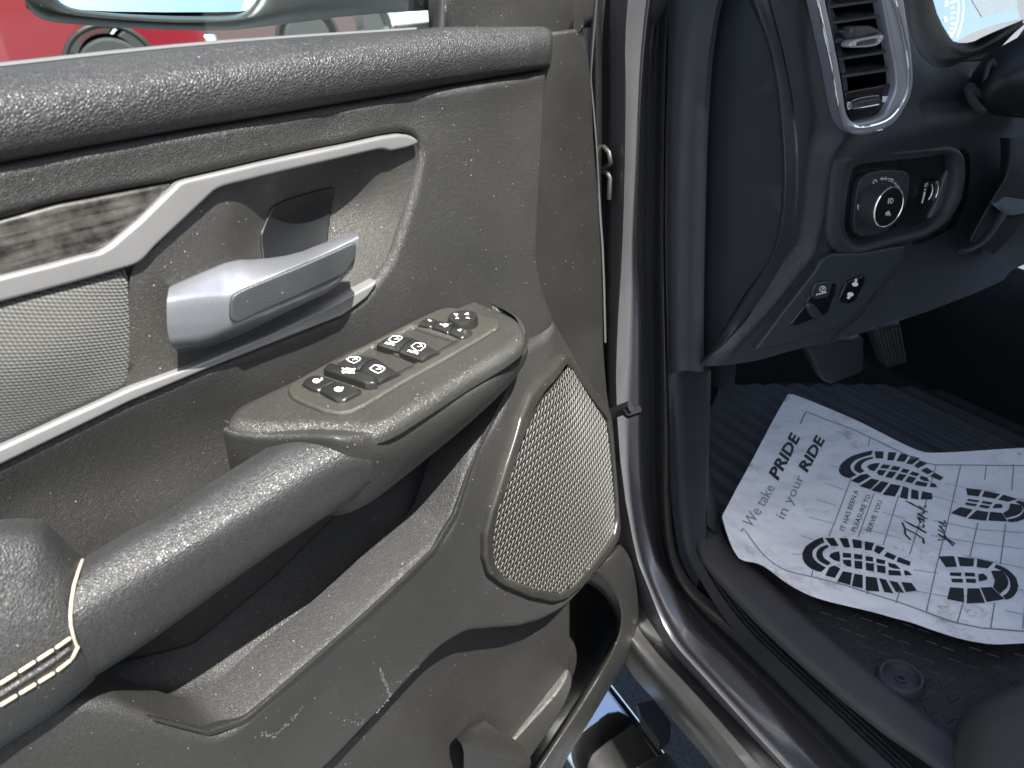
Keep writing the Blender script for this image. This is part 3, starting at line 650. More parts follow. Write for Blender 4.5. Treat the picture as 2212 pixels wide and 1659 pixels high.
loft('pull_handle', [(D, hsh(h, a)) for h, a in ((hT, .3), (h1, .7), (h2, 1), (h3, 1), (h4, 1), (h5, 1), (h6, .9), (hb, 0))], leather_arm, door, n=60, m=5, closed=True, caps=True)
rT = [(-90, 1130, .05), (0, 1122, .05), (50, 1119, .05), (86, 1122, .052), (110, 1138, .056), (145, 1172, .058), (180, 1206, .060)]
r1 = [(-90, 1180, .082), (0, 1168, .082), (45, 1166, .082), (82, 1170, .083), (108, 1190, .084), (136, 1218, .084), (166, 1246, .084)]
r2 = [(-90, 1300, .098), (0, 1284, .098), (40, 1276, .098), (75, 1272, .098), (105, 1280, .098), (130, 1292, .099), (154, 1308, .099)]
r3 = [(-90, 1400, .106), (0, 1374, .106), (40, 1360, .106), (78, 1346, .106), (108, 1340, .106), (132, 1346, .106), (155, 1354, .106)]
r4 = [(-90, 1548, .108), (0, 1492, .108), (42, 1466, .108), (84, 1438, .108), (118, 1416, .108), (142, 1400, .107), (164, 1388, .107)]
r5 = [(-90, 1612, .103), (0, 1556, .103), (45, 1532, .103), (90, 1506, .103), (128, 1484, .102), (162, 1458, .101), (190, 1434, .099)]
r6 = [(-90, 1676, .080), (0, 1616, .080), (50, 1586, .080), (100, 1554, .080), (140, 1524, .080), (172, 1498, .080), (206, 1466, .080)]
rb = [(-90, 1560, .04), (0, 1520, .04), (50, 1500, .04), (100, 1470, .04), (130, 1450, .045), (160, 1430, .05), (180, 1410, .05)]
rp = loft('rear_armrest', [(D, h) for h in (rT, r1, r2, r3, r4, r5, r6, rb)], leather_arm, door, n=50, m=5, closed=True, caps=True)
# seams and stitches
tube('seam_cord', D.W(pts(D, [(178, 1210, .063), (168, 1238, .086), (160, 1264, .094), (154, 1300, .101), (152, 1330, .106), (153, 1350, .108), (160, 1380, .108), (168, 1400, .106)])), .0011, stitch_mat, rp)
def stitches(P, step, L, r_):
    Q = resamp(D.W(pts(D, P)), sp=step); out = []
    for a, b in zip(Q[:-1], Q[1:]):
        t = (b - a) / np.linalg.norm(b - a); c = (a + b) / 2; out.append(tube(None, [c - t * L * .5, c - t * L * .42, c + t * L * .42, c + t * L * .5], [r_ * .6, r_, r_, r_ * .6], None, k=7))
    return merge(out)
V, F = stitches([(-90, 1535, .1105), (0, 1477, .1105), (42, 1451, .1105), (84, 1424, .1105), (118, 1402, .1105), (142, 1386, .110), (155, 1376, .110)], .0115, .0105, .0013)
part('stitching', V, F, stitch_mat, rp)
V, F = stitches([(-90, 1582, .1085), (0, 1524, .1085), (45, 1497, .1085), (90, 1470, .108), (126, 1448, .107), (152, 1428, .106), (168, 1410, .105), (169, 1396, .107)], .0115, .0105, .0013)
part('stitching', V, F, stitch_mat, rp)
tube('seam_piping', D.W(pts(D, [(-90, 1552, .1085), (0, 1500, .1085), (45, 1472, .1085), (86, 1447, .1085), (118, 1425, .108), (150, 1400, .107)])), .0022, leather_arm, rp)

# switch plate -------------------------------------------------------------------
def Z1(x, y): return (603.5 + x * .248, 647.4 + y * .248)
def ZL(*L): return [Z1(*p) for p in L]
PT = .004
plate_o = ZL((65, 780), (85, 735), (200, 665), (380, 565), (800, 360), (1100, 210), (1370, 85), (1450, 62), (1530, 65), (1900, 165), (1922, 195), (1915, 230), (1850, 275), (1500, 480), (1100, 700), (760, 905), (620, 970), (520, 985), (380, 960), (200, 890), (100, 840))
well1 = ZL((1165, 232), (1545, 352), (1235, 522), (850, 380))
well2 = ZL((810, 398), (1215, 535), (860, 718), (520, 548))
plate = sheet('switch_plate', PF, plate_o, plate_mat, door, holes=[well1, well2], w=PT, roll=.003, rollw=.003, sp=.006, ch=1, skirt=.006, holeroll=False)
def quad(fr, P, w): return [fr.px(p[0], p[1], w) for p in P]
for wl in (well1, well2):
    cx = sum(p[0] for p in wl) / 4; cy = sum(p[1] for p in wl) / 4
    A = np.array([PF.px(*p, PT) for p in wl]); c = A.mean(0); A2 = c + (A - c) * 1.02; A2[:, 2] = PT - .0005
    Bq = c + (A - c) * .80; Bq[:, 2] = -.016
    V = PF.W(np.vstack([A2, Bq])); part('switch_well', V, [(4, 5, 6, 7)] + [(i, (i + 1) % 4, 4 + (i + 1) % 4, 4 + i) for i in range(4)], plate_mat, plate, smooth=False)
def rocker(name, P, w_, icon, parent=plate, hump=.006, lift=.004):
    """P: picture corners near-left, far-left, far-right, near-right of the paddle top"""
    C = np.array([PF.px(*p, w_) for p in P]); n = 12; V = []
    for i in range(n + 1):
        s_ = i / n
        for j in range(n + 1):
            t = j / n; q = C[0] * (1 - s_) * (1 - t) + C[3] * s_ * (1 - t) + C[2] * s_ * t + C[1] * (1 - s_) * t
            e = min(s_, 1 - s_) * n; f_ = min(t, 1 - t) * n; rd = -(.0012 if e < .5 or f_ < .5 else 0)
            V.append((q[0], q[1], w_ + hump * (math.sin(math.pi * min(1, .15 + t * .85)) - .5) * .6 + rd))
    F = [(i * (n + 1) + j, (i + 1) * (n + 1) + j, (i + 1) * (n + 1) + j + 1, i * (n + 1) + j + 1) for i in range(n) for j in range(n)]
    ring = [i * (n + 1) for i in range(n + 1)] + [n * (n + 1) + j for j in range(1, n + 1)] + [i * (n + 1) + n for i in range(n - 1, -1, -1)] + [j for j in range(n - 1, 0, -1)]
    k = len(V); m_ = len(ring); V += [(V[i][0], V[i][1], -.010) for i in ring]
    F += [(ring[a], k + a, k + (a + 1) % m_, ring[(a + 1) % m_]) for a in range(m_)]
    o = part(name, PF.W(np.array(V)), F, button_mat, parent, sharp=40)
    return o
# paddles with their pictograms
CP = [('A', ZL((845, 385), (1030, 290), (1175, 318), (1030, 440))), ('B', ZL((1038, 444), (1180, 320), (1400, 440), (1240, 522))),
      ('C', ZL((500, 560), (680, 468), (835, 490), (690, 600))), ('D', ZL((690, 612), (840, 492), (1055, 628), (865, 715)))]
RL = {}
for nm, P in CP:
    C2 = P
    RL[nm] = rocker('window_switch', C2, PT + .004, None)
wI = PT + .0068
IC = {'A': [(948, 352), (985, 316), (1058, 316), (1074, 332), (1022, 370), (1000, 372)], 'B': [(1148, 405), (1190, 374), (1262, 382), (1278, 402), (1222, 448), (1198, 446)],
      'C': [(582, 522), (616, 499), (692, 497), (714, 514), (664, 551), (640, 551)], 'D': [(786, 600), (828, 569), (884, 573), (924, 600), (870, 641), (850, 638)]}
for nm, q in IC.items():
    c_ = np.mean(q, 0); ln = [ZL(*q, q[0], q[1])] + [ZL(tuple(c_ + (np.array(q[0]) - c_) * .25), tuple(c_ + (np.array(q[3]) - c_) * .45)), ZL(tuple(c_ + (np.array(q[3]) - c_) * .45), tuple((np.array(q[1]) + np.array(q[2])) / 2 + (0, 6)))]
    V, F = lines_on(PF, ln, wI, .0009); part('pictogram', V, F, white_print, RL[nm], smooth=False)
for nm, o_, e_ in (('A', (915, 382), (1000, 402)), ('B', (1112, 448), (1205, 478))):
    V, F = text_on(PF, 'AUTO', Z1(*o_), Z1(*e_), (2.6, -5.2), wI, bold=.0); part('lettering', V, F, white_print, RL[nm], smooth=False)
# wedge-shaped lock-out bar
lk = sheet('window_lock_switch', PF, ZL((380, 590), (440, 540), (800, 655), (850, 690), (845, 712), (760, 722), (385, 600)), button_mat, plate, w=PT + .008, roll=.002, sp=.006, ch=0, skirt=.014, esp=.003)
V, F = merge([lines_on(PF, [ZL((545, 628), (570, 595), (655, 605), (635, 640), (545, 628)), ZL((545, 595), (655, 640)), ZL((550, 640), (660, 598))], PT + .0086, .0012)])
part('pictogram', V, F, white_print, lk, smooth=False)
# lock / unlock
B_ = ZL((195, 722), (225, 685), (310, 645), (500, 700), (395, 745), (345, 785), (260, 762)); C_ = ZL((348, 788), (400, 745), (505, 702), (710, 772), (705, 795), (560, 868), (500, 868), (400, 820))
b1 = sheet('door_lock_button', PF, B_, button_mat, plate, w=PT + .004, roll=.002, sp=.006, ch=0, skirt=.010, esp=.003)
b2 = sheet('door_lock_button', PF, C_, button_mat, plate, w=PT + .004, roll=.002, sp=.006, ch=0, skirt=.010, esp=.003)
def blob(c, rx, ry, k=14): return [(c[0] + rx * math.cos(2 * math.pi * i / k), c[1] + ry * math.sin(2 * math.pi * i / k)) for i in range(k)]
V, F = merge([polys_on(PF, [blob(Z1(322, 706), 8, 4.8)], PT + .0046), lines_on(PF, [ZL((345, 705), (372, 700), (378, 685), (365, 680))], PT + .0047, .0012)]); part('pictogram', V, F, white_print, b1, smooth=False)
V, F = merge([polys_on(PF, [blob(Z1(515, 780), 9.5, 5)], PT + .0046), lines_on(PF, [ZL((520, 765), (535, 755), (555, 762), (555, 778), (540, 790))], PT + .0047, .0012)]); part('pictogram', V, F, white_print, b2, smooth=False)
# mirror selector row
for P, ic in ((((1208, 212), (1250, 165), (1320, 152), (1378, 172), (1325, 232)), [[(1298, 172), (1318, 190), (1325, 180)]]),
              (((1328, 233), (1382, 175), (1520, 215), (1470, 280)), [[(1400, 212), (1425, 215), (1445, 240), (1475, 215), (1430, 213)]]),
              (((1475, 282), (1525, 222), (1680, 265), (1675, 285), (1590, 328)), [[(1555, 265), (1575, 252), (1592, 262), (1570, 272)]])):
    b_ = sheet('mirror_select_button', PF, ZL(*P), button_mat, plate, w=PT + .0035, roll=.0018, sp=.006, ch=0, skirt=.008, esp=.003)
    V, F = lines_on(PF, [ZL(*q) for q in ic], PT + .0042, .0016); part('pictogram', V, F, white_print, b_, smooth=False)
# mirror dial
q1 = np.array(PF.px(*Z1(1465, 165), PT + .008)); q2 = np.array(PF.px(*Z1(1725, 150), PT + .008)); qc = (q1 + q2) / 2; rr = np.linalg.norm(q2 - q1) / 2
qc = np.array(PF.px(*Z1(1597, 140), PT + .010))
dial = lathe('mirror_dial', PF, qc[:2], [(rr * 1.0, PT - .002), (rr * 1.02, PT + .005), (rr, PT + .0075), (rr * .96, PT + .0095), (rr * .86, PT + .0098), (rr * .6, PT + .0088), (rr * .2, PT + .0084), (.0005, PT + .0084)], button_mat, plate)
L = [ZL((1518, 118), (1557, 125), (1540, 145)), ZL((1610, 128), (1642, 108), (1650, 133)), ZL((1532, 165), (1565, 165), (1552, 150)), ZL((1622, 158), (1662, 165), (1640, 150))]
V, F = polys_on(PF, L, PT + .0100); part('pictogram', V, F, white_print, dial, smooth=False)

# side mirror (hangs on the outside of the door) --------------------------------
mo = -.22
mir = [rail((30, -80, mo), (46, -20, mo), (58, 18, mo), (80, 38, mo), (110, 48, mo), (200, 56, mo), (300, 62, mo), (400, 66, mo), (500, 66, mo), (550, 60, mo), (600, 54, mo), (680, 44, mo), (737, 36, mo), (860, 26, mo), (960, 20, mo)),
       rail((40, -80, mo + .03), (52, -20, mo + .03), (64, 8, mo + .03), (86, 26, mo + .03), (115, 38, mo + .03), (200, 46, mo + .03), (300, 54, mo + .03), (400, 58, mo + .03), (500, 58, mo + .03), (550, 48, mo + .03), (600, 36, mo + .03), (680, 18, mo + .03), (737, 4, mo + .03), (860, -10, mo + .02), (960, -20, mo + .02)),
       rail((108, -80, mo + .035), (106, -20, mo + .035), (110, 0, mo + .035), (125, 15, mo + .035), (150, 26, mo + .035), (210, 33, mo + .035), (300, 40, mo + .035), (400, 44, mo + .035), (500, 43, mo + .035), (540, 34, mo + .035), (566, 4, mo + .035), (575, -20, mo + .035), (580, -60, mo + .035), (640, -80, mo + .035), (800, -100, mo + .035)),
       rail((122, -80, mo), (118, -20, mo), (122, -2, mo), (137, 10, mo), (160, 19, mo), (215, 26, mo), (300, 32, mo), (400, 35, mo), (500, 33, mo), (530, 25, mo), (554, 0, mo), (562, -20, mo), (566, -60, mo), (600, -80, mo - .02), (700, -100, mo - .04))]
mh = loft('side_mirror', mir, hard_dark, door, n=90, m=5)
mg = [(118, -120), (120, -20), (124, 2), (142, 14), (186, 20), (260, 24), (367, 26), (470, 26), (520, 25), (548, 16), (560, 0), (566, -30), (568, -120)]
mq = pts(D, mg, mo + .004); mc = mq[:, :2].mean(0)
mq = np.array([(a_, b_, mo - .006 + .10 * (a_ - mc[0]) - .42 * (b_ - D.px(300, 26, mo)[1])) for a_, b_ in mq[:, :2]]); Q = D.W(mq)
part('mirror_glass', Q, [list(range(len(Q)))], plain('mirror_silver', (.62, .82, .92), .03, metal=1.), mh, smooth=False)
Q = D.W(pts(D, [(100, -120), (104, -10), (112, 12), (140, 28), (260, 38), (400, 42), (500, 40), (545, 30), (572, 4), (580, -120)], mo - .09))
part('mirror_backing', Q, [list(range(len(Q)))], hard_dark, mh, smooth=False)
part('mirror_shell', D.W(np.vstack([pts(D, [(30, -80), (58, 18), (110, 46), (300, 60), (500, 64), (600, 52), (737, 34), (960, 20), (960, -100), (30, -120)], mo), pts(D, [(60, -80), (80, 0), (130, 30), (300, 44), (500, 46), (600, 36), (737, 20), (960, 6), (960, -100), (60, -120)], mo - .12)])),
     [(i, (i + 1) % 10, 10 + (i + 1) % 10, 10 + i) for i in range(10)] + [tuple(range(10, 20))], hard_dark, mh, smooth=False)

# scuffs and scratches on the lower trim
def scuff(P, n, spread, lmin=.001, lmax=.004, wd=.0005):
    Q = pts(D, onsurf(D, P, ls, 0)); Q = resamp(Q, n=n); out = []
    for q in Q:
        q = q + np.r_[rng.normal(0, spread, 2), 0]; a_ = rng.uniform(0, math.pi); L_ = rng.uniform(lmin, lmax); u_ = np.array([math.cos(a_), math.sin(a_), 0]) * L_ / 2; v_ = np.array([-math.sin(a_), math.cos(a_), 0]) * wd * rng.uniform(.5, 1.3)
        W_ = np.array([q - u_ - v_, q + u_ - v_ * .4, q + u_ + v_ * .4, q - u_ + v_]); W_[:, 2] = ls(W_) + .0004; out.append((D.W(W_), [(0, 1, 2, 3)]))
    return out
sc_ = plain('scuff_mark', (.13, .125, .11), .7)
for P, n_, sp_ in (([(565, 1580), (590, 1592), (625, 1560), (650, 1530)], 46, .0016), ([(820, 1442), (830, 1470), (842, 1500)], 40, .0009), ([(850, 1478), (880, 1456), (905, 1436)], 12, .002), ([(812, 1538), (830, 1520), (846, 1498)], 24, .0012), ([(740, 1560), (780, 1560)], 14, .004)):
    V, F = merge(scuff(P, n_, sp_)); part('scuff', V, F, sc_, lt, smooth=False)

# ================================================================ the truck the door belongs to
truck = thing('pickup_truck', 'dark grey truck cab with open doorway, black dashboard, pedals and chrome side step', 'truck', (.64, .9, 0))
def xz(x, y, z):
    v = ray(x, y); t = (z - CAM[2]) / v[2]; return CAM[0] + v[0] * t
def srail(z, P, dx=0.):
    """a line of the door opening: traced in the picture, lying in the upright plane through its lowest point at height z"""
    x = xz(P[-1][0], P[-1][1], z) + dx
    return XF(x).W(pts(XF(x), P))
# jamb and sill, outermost line first; every line runs from the top of the pillar down and back along the sill
I_ = srail(0.480, [(1284, -60), (1284, 300), (1286, 700), (1290, 1000), (1296, 1200), (1312, 1330), (1346, 1439), (1440, 1540), (1542, 1659), (1630, 1760)])
Hb = srail(0.510, [(1290, -60), (1290, 300), (1292, 700), (1296, 1000), (1304, 1200), (1330, 1330), (1380, 1425), (1475, 1530), (1572, 1659), (1650, 1760)])
Hc = srail(0.540, [(1296, -60), (1296, 300), (1298, 700), (1300, 1000), (1310, 1200), (1342, 1330), (1405, 1420), (1500, 1518), (1615, 1659), (1700, 1760)])
G1 = srail(0.545, [(1302, -60), (1302, 300), (1304, 700), (1306, 1000), (1316, 1200), (1350, 1300), (1410, 1395), (1500, 1490), (1652, 1659), (1738, 1760)])
G2 = srail(0.555, [(1322, -60), (1318, 200), (1316, 500), (1312, 700), (1316, 900), (1328, 1100), (1352, 1240), (1420, 1372), (1506, 1470), (1690, 1659), (1780, 1760)])
F0 = srail(0.594, [(1357, -60), (1346, 83), (1348, 200), (1345, 400), (1340, 553), (1330, 700), (1326, 850), (1340, 1040), (1370, 1207), (1387, 1248), (1425, 1343), (1452, 1392), (1520, 1466), (1697, 1659), (1790, 1760)])
F1 = srail(0.598, [(1362, -60), (1351, 83), (1353, 200), (1350, 400), (1345, 553), (1338, 700), (1334, 850), (1346, 1040), (1376, 1200), (1393, 1244), (1431, 1339), (1458, 1388), (1526, 1462), (1704, 1659), (1798, 1760)])
FA = srail(0.600, [(1382, -60), (1366, 83), (1363, 200), (1360, 400), (1357, 553), (1357, 790), (1358, 989), (1372, 1120), (1392, 1207), (1410, 1256), (1450, 1340), (1480, 1388), (1550, 1462), (1737, 1659), (1830, 1760)])
A0_ = srail(0.602, [(1404, -60), (1387, 83), (1379, 200), (1374, 400), (1369, 553), (1378, 658), (1380, 790), (1380, 989), (1386, 1105), (1409, 1200), (1425, 1234), (1447, 1275), (1476, 1343), (1493, 1368), (1588, 1452), (1764, 1659), (1862, 1760)])
A1_ = srail(0.604, [(1410, -60), (1393, 83), (1385, 200), (1380, 400), (1376, 553), (1384, 658), (1386, 790), (1386, 989), (1392, 1105), (1414, 1200), (1430, 1230), (1452, 1270), (1482, 1336), (1500, 1361), (1596, 1445), (1772, 1659), (1870, 1760)])
C0_ = srail(0.580, [(1424, -60), (1404, 83), (1400, 200), (1396, 400), (1394, 553), (1398, 790), (1400, 989), (1406, 1105), (1424, 1200), (1440, 1230), (1462, 1270), (1500, 1330), (1560, 1393), (1680, 1510), (1822, 1659), (1920, 1760)])
C1_ = srail(0.580, [(1440, -60), (1420, 83), (1418, 200), (1414, 400), (1412, 553), (1412, 790), (1412, 989), (1418, 1105), (1434, 1200), (1450, 1230), (1470, 1266), (1510, 1320), (1575, 1384), (1700, 1502), (1852, 1659), (1945, 1760)])
B0_ = srail(0.635, [(1452, -60), (1436, 60), (1430, 200), (1427, 400), (1425, 553), (1428, 790), (1430, 955), (1430, 1080), (1440, 1190), (1454, 1240), (1480, 1284), (1520, 1324), (1600, 1394), (1700, 1494), (1800, 1590), (1878, 1659), (1980, 1760)])
B1_ = srail(0.644, [(1458, -60), (1441, 60), (1436, 200), (1433, 400), (1432, 553), (1437, 790), (1440, 955), (1438, 1080), (1446, 1187), (1463, 1246), (1490, 1286), (1532, 1320), (1610, 1382), (1708, 1482), (1810, 1578), (1892, 1659), (1990, 1760)])
B2_ = srail(0.635, [(1464, -60), (1447, 60), (1441, 200), (1438, 400), (1437, 553), (1443, 790), (1448, 955), (1448, 1080), (1458, 1180), (1474, 1228), (1502, 1270), (1545, 1304), (1625, 1372), (1720, 1464), (1825, 1560), (1915, 1659), (2015, 1760)])
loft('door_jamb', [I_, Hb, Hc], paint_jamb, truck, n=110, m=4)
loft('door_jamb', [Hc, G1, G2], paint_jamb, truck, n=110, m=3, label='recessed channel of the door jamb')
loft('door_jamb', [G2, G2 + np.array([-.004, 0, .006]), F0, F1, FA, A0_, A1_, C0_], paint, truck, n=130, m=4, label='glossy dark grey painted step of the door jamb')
loft('weather_strip', [C0_, C0_ + np.array([.003, .0, -.01]), C1_, B0_], plain('door_seal', (.030, .030, .031), .6, bumps=(300, .0003)), truck, n=110, m=3)
loft('weather_strip', [B0_, B1_, B2_], plain('seal_edge', (.05, .048, .043), .35, bumps=(200, .0006)), truck, n=110, m=4, label='ribbed sealing lip')
# outer body side and front fender, seen past the hinge
fe = [np.array([[xx, yy, zz] for zz in (1.75, 1.45, 1.15, .85, .55)]) for xx, yy in ((.530, 1.12), (.545, 1.02), (.565, .975), (.60, .955))]
loft('fender', fe, paint, truck, n=30, m=5, ch=0)
# hinge and check strap
hg = YF(.90)
tube('door_hinge', XF(.60).W(pts(XF(.60), [(1296, 320), (1306, 318), (1316, 330), (1320, 350), (1312, 362), (1298, 366)])), .004, rubber, truck)
tube('door_hinge', XF(.60).W(pts(XF(.60), [(1300, 372), (1312, 372), (1318, 384), (1316, 430)])), .004, rubber, truck)
ck = XF(.585)
cko = tube('check_strap', ck.W(pts(ck, [(1300, 898), (1325, 892), (1345, 884), (1362, 878)])), .0045, dash_gloss, truck, flat=2)
lathe('bolt', Fr(ck.W(np.array(ck.px(1356, 891, 0))), ck.ex, ck.ey), (0, 0), [(.009, -.02), (.009, .004), (.005, .007), (.0005, .007)], dash_gloss, cko, k=6)
# A-pillar trim cover and kick panel
ap = [srail(.66, [(1447, -60), (1441, 200), (1440, 553), (1443, 700), (1444, 810)], .0), srail(.66, [(1472, -60), (1456, 200), (1452, 553), (1452, 700), (1455, 806)], -.01), srail(.66, [(1528, -60), (1500, 60), (1482, 250), (1476, 553), (1476, 700), (1478, 800)], .0),
      srail(.67, [(1560, -60), (1530, 60), (1516, 250), (1510, 553), (1509, 700), (1509, 786)], .03)]
def fixx(r_, x):                                           # move a traced line into the plane of given x, seen at the same place
    d = r_ - CAM; return CAM + d * ((x - CAM[0]) / d[:, :1])
loft('pillar_trim', [fixx(ap[0], .668), fixx(ap[1], .662), fixx(ap[2], .672), fixx(ap[3], .70), fixx(ap[3] , .70) + np.array([.03, .3, 0])], plain('pillar_plastic', (.020, .023, .028), .55, bumps=(700, .0002)), truck, n=40, m=4)
kp = [[(1450, 790), (1448, 960), (1450, 1080), (1462, 1180), (1478, 1228), (1505, 1270)], [(1462, 790), (1470, 960), (1476, 1080), (1482, 1150), (1492, 1200), (1512, 1240)], [(1518, 780), (1512, 960), (1508, 1060), (1506, 1120), (1508, 1160), (1515, 1190)]]
loft('kick_panel', [fixx(XF(.68).W(pts(XF(.68), kp[0])), .682), fixx(XF(.68).W(pts(XF(.68), kp[1])), .690), fixx(XF(.7).W(pts(XF(.7), kp[2])), .72), fixx(XF(.7).W(pts(XF(.7), kp[2])), .72) + np.array([.03, .5, .02])], plain('kick_plastic', (.016, .019, .024), .5, bumps=(700, .0002)), truck, n=40, m=5)

# sill plate with ribs ----------------------------------------------------------
ZS = .665
xs0 = xz(1892, 1659, .664); xs1 = xz(2040, 1659, .675)
prof = [(xs0 + .004, .655)]; nr = 7
for i in range(nr):
    a = xs0 + .012 + (xs1 - xs0 - .016) * i / nr; b_ = xs0 + .012 + (xs1 - xs0 - .016) * (i + 1) / nr; prof += [(a, .668), (a + (b_ - a) * .3, .671), (a + (b_ - a) * .7, .671), (b_, .668)]
prof += [(xs1 + .004, .672), (xs1 + .010, .66)]
V = []; F = []
ys = np.linspace(-.5, .80, 40)
for y in ys:
    f_ = max(0, (y - .62) / .18)
    for x, z in prof: V.append((x + .012 * f_ * f_, y, z + .05 * f_ * f_))
k = len(prof); F = [(i * k + j, (i + 1) * k + j, (i + 1) * k + j + 1, i * k + j + 1) for i in range(len(ys) - 1) for j in range(k - 1)]
part('sill_plate', V, [f[::-1] for f in F], plain('sill_plastic', (.014, .0145, .016), .40, bumps=(260, .0005), dust=.3, dcol=(.05, .047, .042)), truck, sharp=40)

# floor, bulkhead, tunnel ---------------------------------------------------------
ZFL = .70
V = [(.70, -.6, ZFL), (1.75, -.6, ZFL), (1.75, 1.25, ZFL), (.70, 1.25, ZFL), (1.75, 1.75, 1.05), (.70, 1.75, 1.05), (1.75, 1.85, 1.6), (.70, 1.85, 1.6)]
part('floor_carpet', V, [(0, 1, 2, 3), (3, 2, 4, 5), (5, 4, 6, 7)], carpet, truck, smooth=False)
loft('centre_console', [np.array([[x0, y, z0 + .1 * max(0, y - .9)] for y in (-.3, .6, 1.2, 1.7)]) for x0, z0 in ((1.50, .69), (1.52, .80), (1.56, .86), (1.66, .90), (1.80, .90))], carpet, truck, n=20, m=4)
loft('door_sill_inner', [np.array([[.700, y, .60] for y in (-.6, 1.3)]), np.array([[.700, y, .70] for y in (-.6, 1.3)])], carpet, truck, n=4, m=1, ch=0)

# dashboard --------------------------------------------------------------------
dash = part('dashboard', [(.74, 1.6, .95), (2.0, 1.6, .95), (2.0, 1.75, 1.30), (.74, 1.75, 1.30)], [(0, 1, 2, 3)], dash_hard, truck, smooth=False)
# end cap + lit lip
endp = [(1600, -60), (1618, 0), (1661, 100), (1681, 233), (1691, 367), (1686, 470), (1668, 553), (1608, 636), (1531, 764), (1518, 786), (1505, 805), (1500, 700), (1500, 300), (1506, -60)]
sheet('end_cap', CF, endp, dash_hard, dash, w=-.01, roll=0, sp=.03, ch=0, skirt=0, esp=.012)
lipA = [(1590, -70), (1618, 0), (1661, 100), (1681, 233), (1691, 367), (1686, 470), (1668, 553), (1608, 640), (1531, 764), (1512, 786)]
lipB = [(1640, -70), (1661, 0), (1691, 110), (1711, 210), (1722, 310), (1724, 400), (1716, 480), (1699, 553), (1655, 630), (1608, 693), (1560, 745), (1512, 790)]
def mid(A, B, t, n=24):
    A = resamp(chaikin(np.array(A, float), 2, False), n=n); B = resamp(chaikin(np.array(B, float), 2, False), n=n); return [tuple(p) for p in A * (1 - t) + B * t]
lp = [(CF, mid(lipA, lipB, 0), -.012), (CF, mid(lipA, lipB, .3), .004)]
r0 = CF.W(pts(CF, mid(lipA, lipB, 0), -.012)); r1_ = CF.W(pts(CF, mid(lipA, lipB, .25), .004)); r3_ = DF.W(pts(DF, mid(lipA, lipB, 1.), -.002))
r2_ = (lambda P: CAM + (P - CAM) * ((np.linalg.norm(r1_ - CAM, axis=1) * .45 + np.linalg.norm(r3_ - CAM, axis=1) * .55) / np.linalg.norm(P - CAM, axis=1))[:, None])(DF.W(pts(DF, mid(lipA, lipB, .65), .0)))
r4_ = DF.W(pts(DF, [(x + 4, y) for x, y in mid(lipA, lipB, 1.)], -.012))
loft('end_lip', [r0, r1_, r2_, r3_, r4_], dash_mat, dash, n=60, m=5, ch=0)
# main face
def Z3(x, y): return (1700.7 + x * .23115, y * .23115)
def Z2(x, y): return (1755.5 + x * .20635, 301.7 + y * .20635)
L3 = lambda *L: [Z3(*p) for p in L]; L2 = lambda *L: [Z2(*p) for p in L]
vent_o = L3((262, -60), (300, 120), (360, 400), (400, 570), (440, 800), (490, 1080), (515, 1160), (555, 1225), (600, 1252), (660, 1262), (780, 1245), (900, 1215), (960, 1190), (1015, 1145), (1070, 1070), (1140, 950), (1170, 860), (1186, 770), (1183, 640), (1165, 450), (1120, 150), (1090, -60))
vent_i = L3((355, -60), (372, 50), (440, 350), (480, 560), (520, 800), (548, 1000), (562, 1060), (590, 1115), (625, 1140), (680, 1140), (780, 1120), (870, 1092), (920, 1055), (950, 1000), (1000, 890), (1022, 820), (1024, 730), (1010, 600), (970, 400), (930, 200), (893, 0), (882, -60))
sw_o = L2((235, 215), (290, 165), (360, 135), (700, 90), (1000, 75), (1430, 60), (1540, 80), (1610, 140), (1640, 230), (1635, 420), (1600, 620), (1520, 780), (1440, 890), (1330, 970), (1200, 1050), (800, 1150), (420, 1245), (330, 1240), (250, 1190), (190, 1110), (165, 1000), (165, 880), (185, 600), (205, 300))
sw_i = L2((395, 300), (430, 262), (500, 240), (700, 225), (1000, 195), (1400, 150), (1470, 160), (1515, 210), (1525, 300), (1510, 480), (1470, 640), (1400, 780), (1300, 870), (1200, 935), (900, 1010), (560, 1110), (480, 1105), (420, 1060), (370, 990), (335, 900), (345, 700), (375, 420))
face = [(1640, -74), (1660, -40), (1663, 0), (1692, 110), (1712, 210), (1723, 310), (1725, 400), (1717, 480), (1700, 553), (1656, 630), (1609, 693), (1561, 745), (1515, 792), (1580, 788), (1640, 778), (1730, 752), (1800, 738), (1900, 708), (2000, 674), (2100, 636), (2170, 604), (2240, 560), (2320, 520), (2320, 80)] + L3((2300, 160), (2100, 420), (1900, 570), (1640, 575), (1480, 645), (1380, 625), (1290, 560), (1200, 440), (1140, 250), (1115, 60), (1110, -80), (1105, -320))
fctrl = [(1900, 400, .0), (2100, 300, -.02), (2200, 200, -.05), (2200, 400, -.02), (1990, 100, -.02), (2000, 600, -.012), (2150, 560, -.03), (1800, 650, -.004), (1950, 250, .004), (1700, 680, -.004), (2060, 20, -.045)]
crease = [(1755, -60), (1764, 33), (1781, 150), (1795, 240), (1808, 285), (1778, 333), (1768, 383), (1761, 467), (1745, 545), (1660, 650), (1560, 760)]
sheet('dash_face', DF, [(x, y, 0) for x, y in face], dash_mat, dash, holes=[[(x, y) for x, y in sw_i], [(x, y) for x, y in vent_i]], ctrl=fctrl, roll=0, sp=.008, ch=1, skirt=.0, esp=.007,
      ridges=[(crease, .014, .011), ([(1740, -60), (1748, 100), (1768, 260), (1755, 330), (1745, 430), (1735, 520), (1640, 650), (1548, 762)], -.006, .010), ([(1860, 300), (2000, 262), (2150, 240), (2230, 240)], .016, .028),
              ([(1980, 225), (2080, 208), (2160, 190)], -.012, .006)])
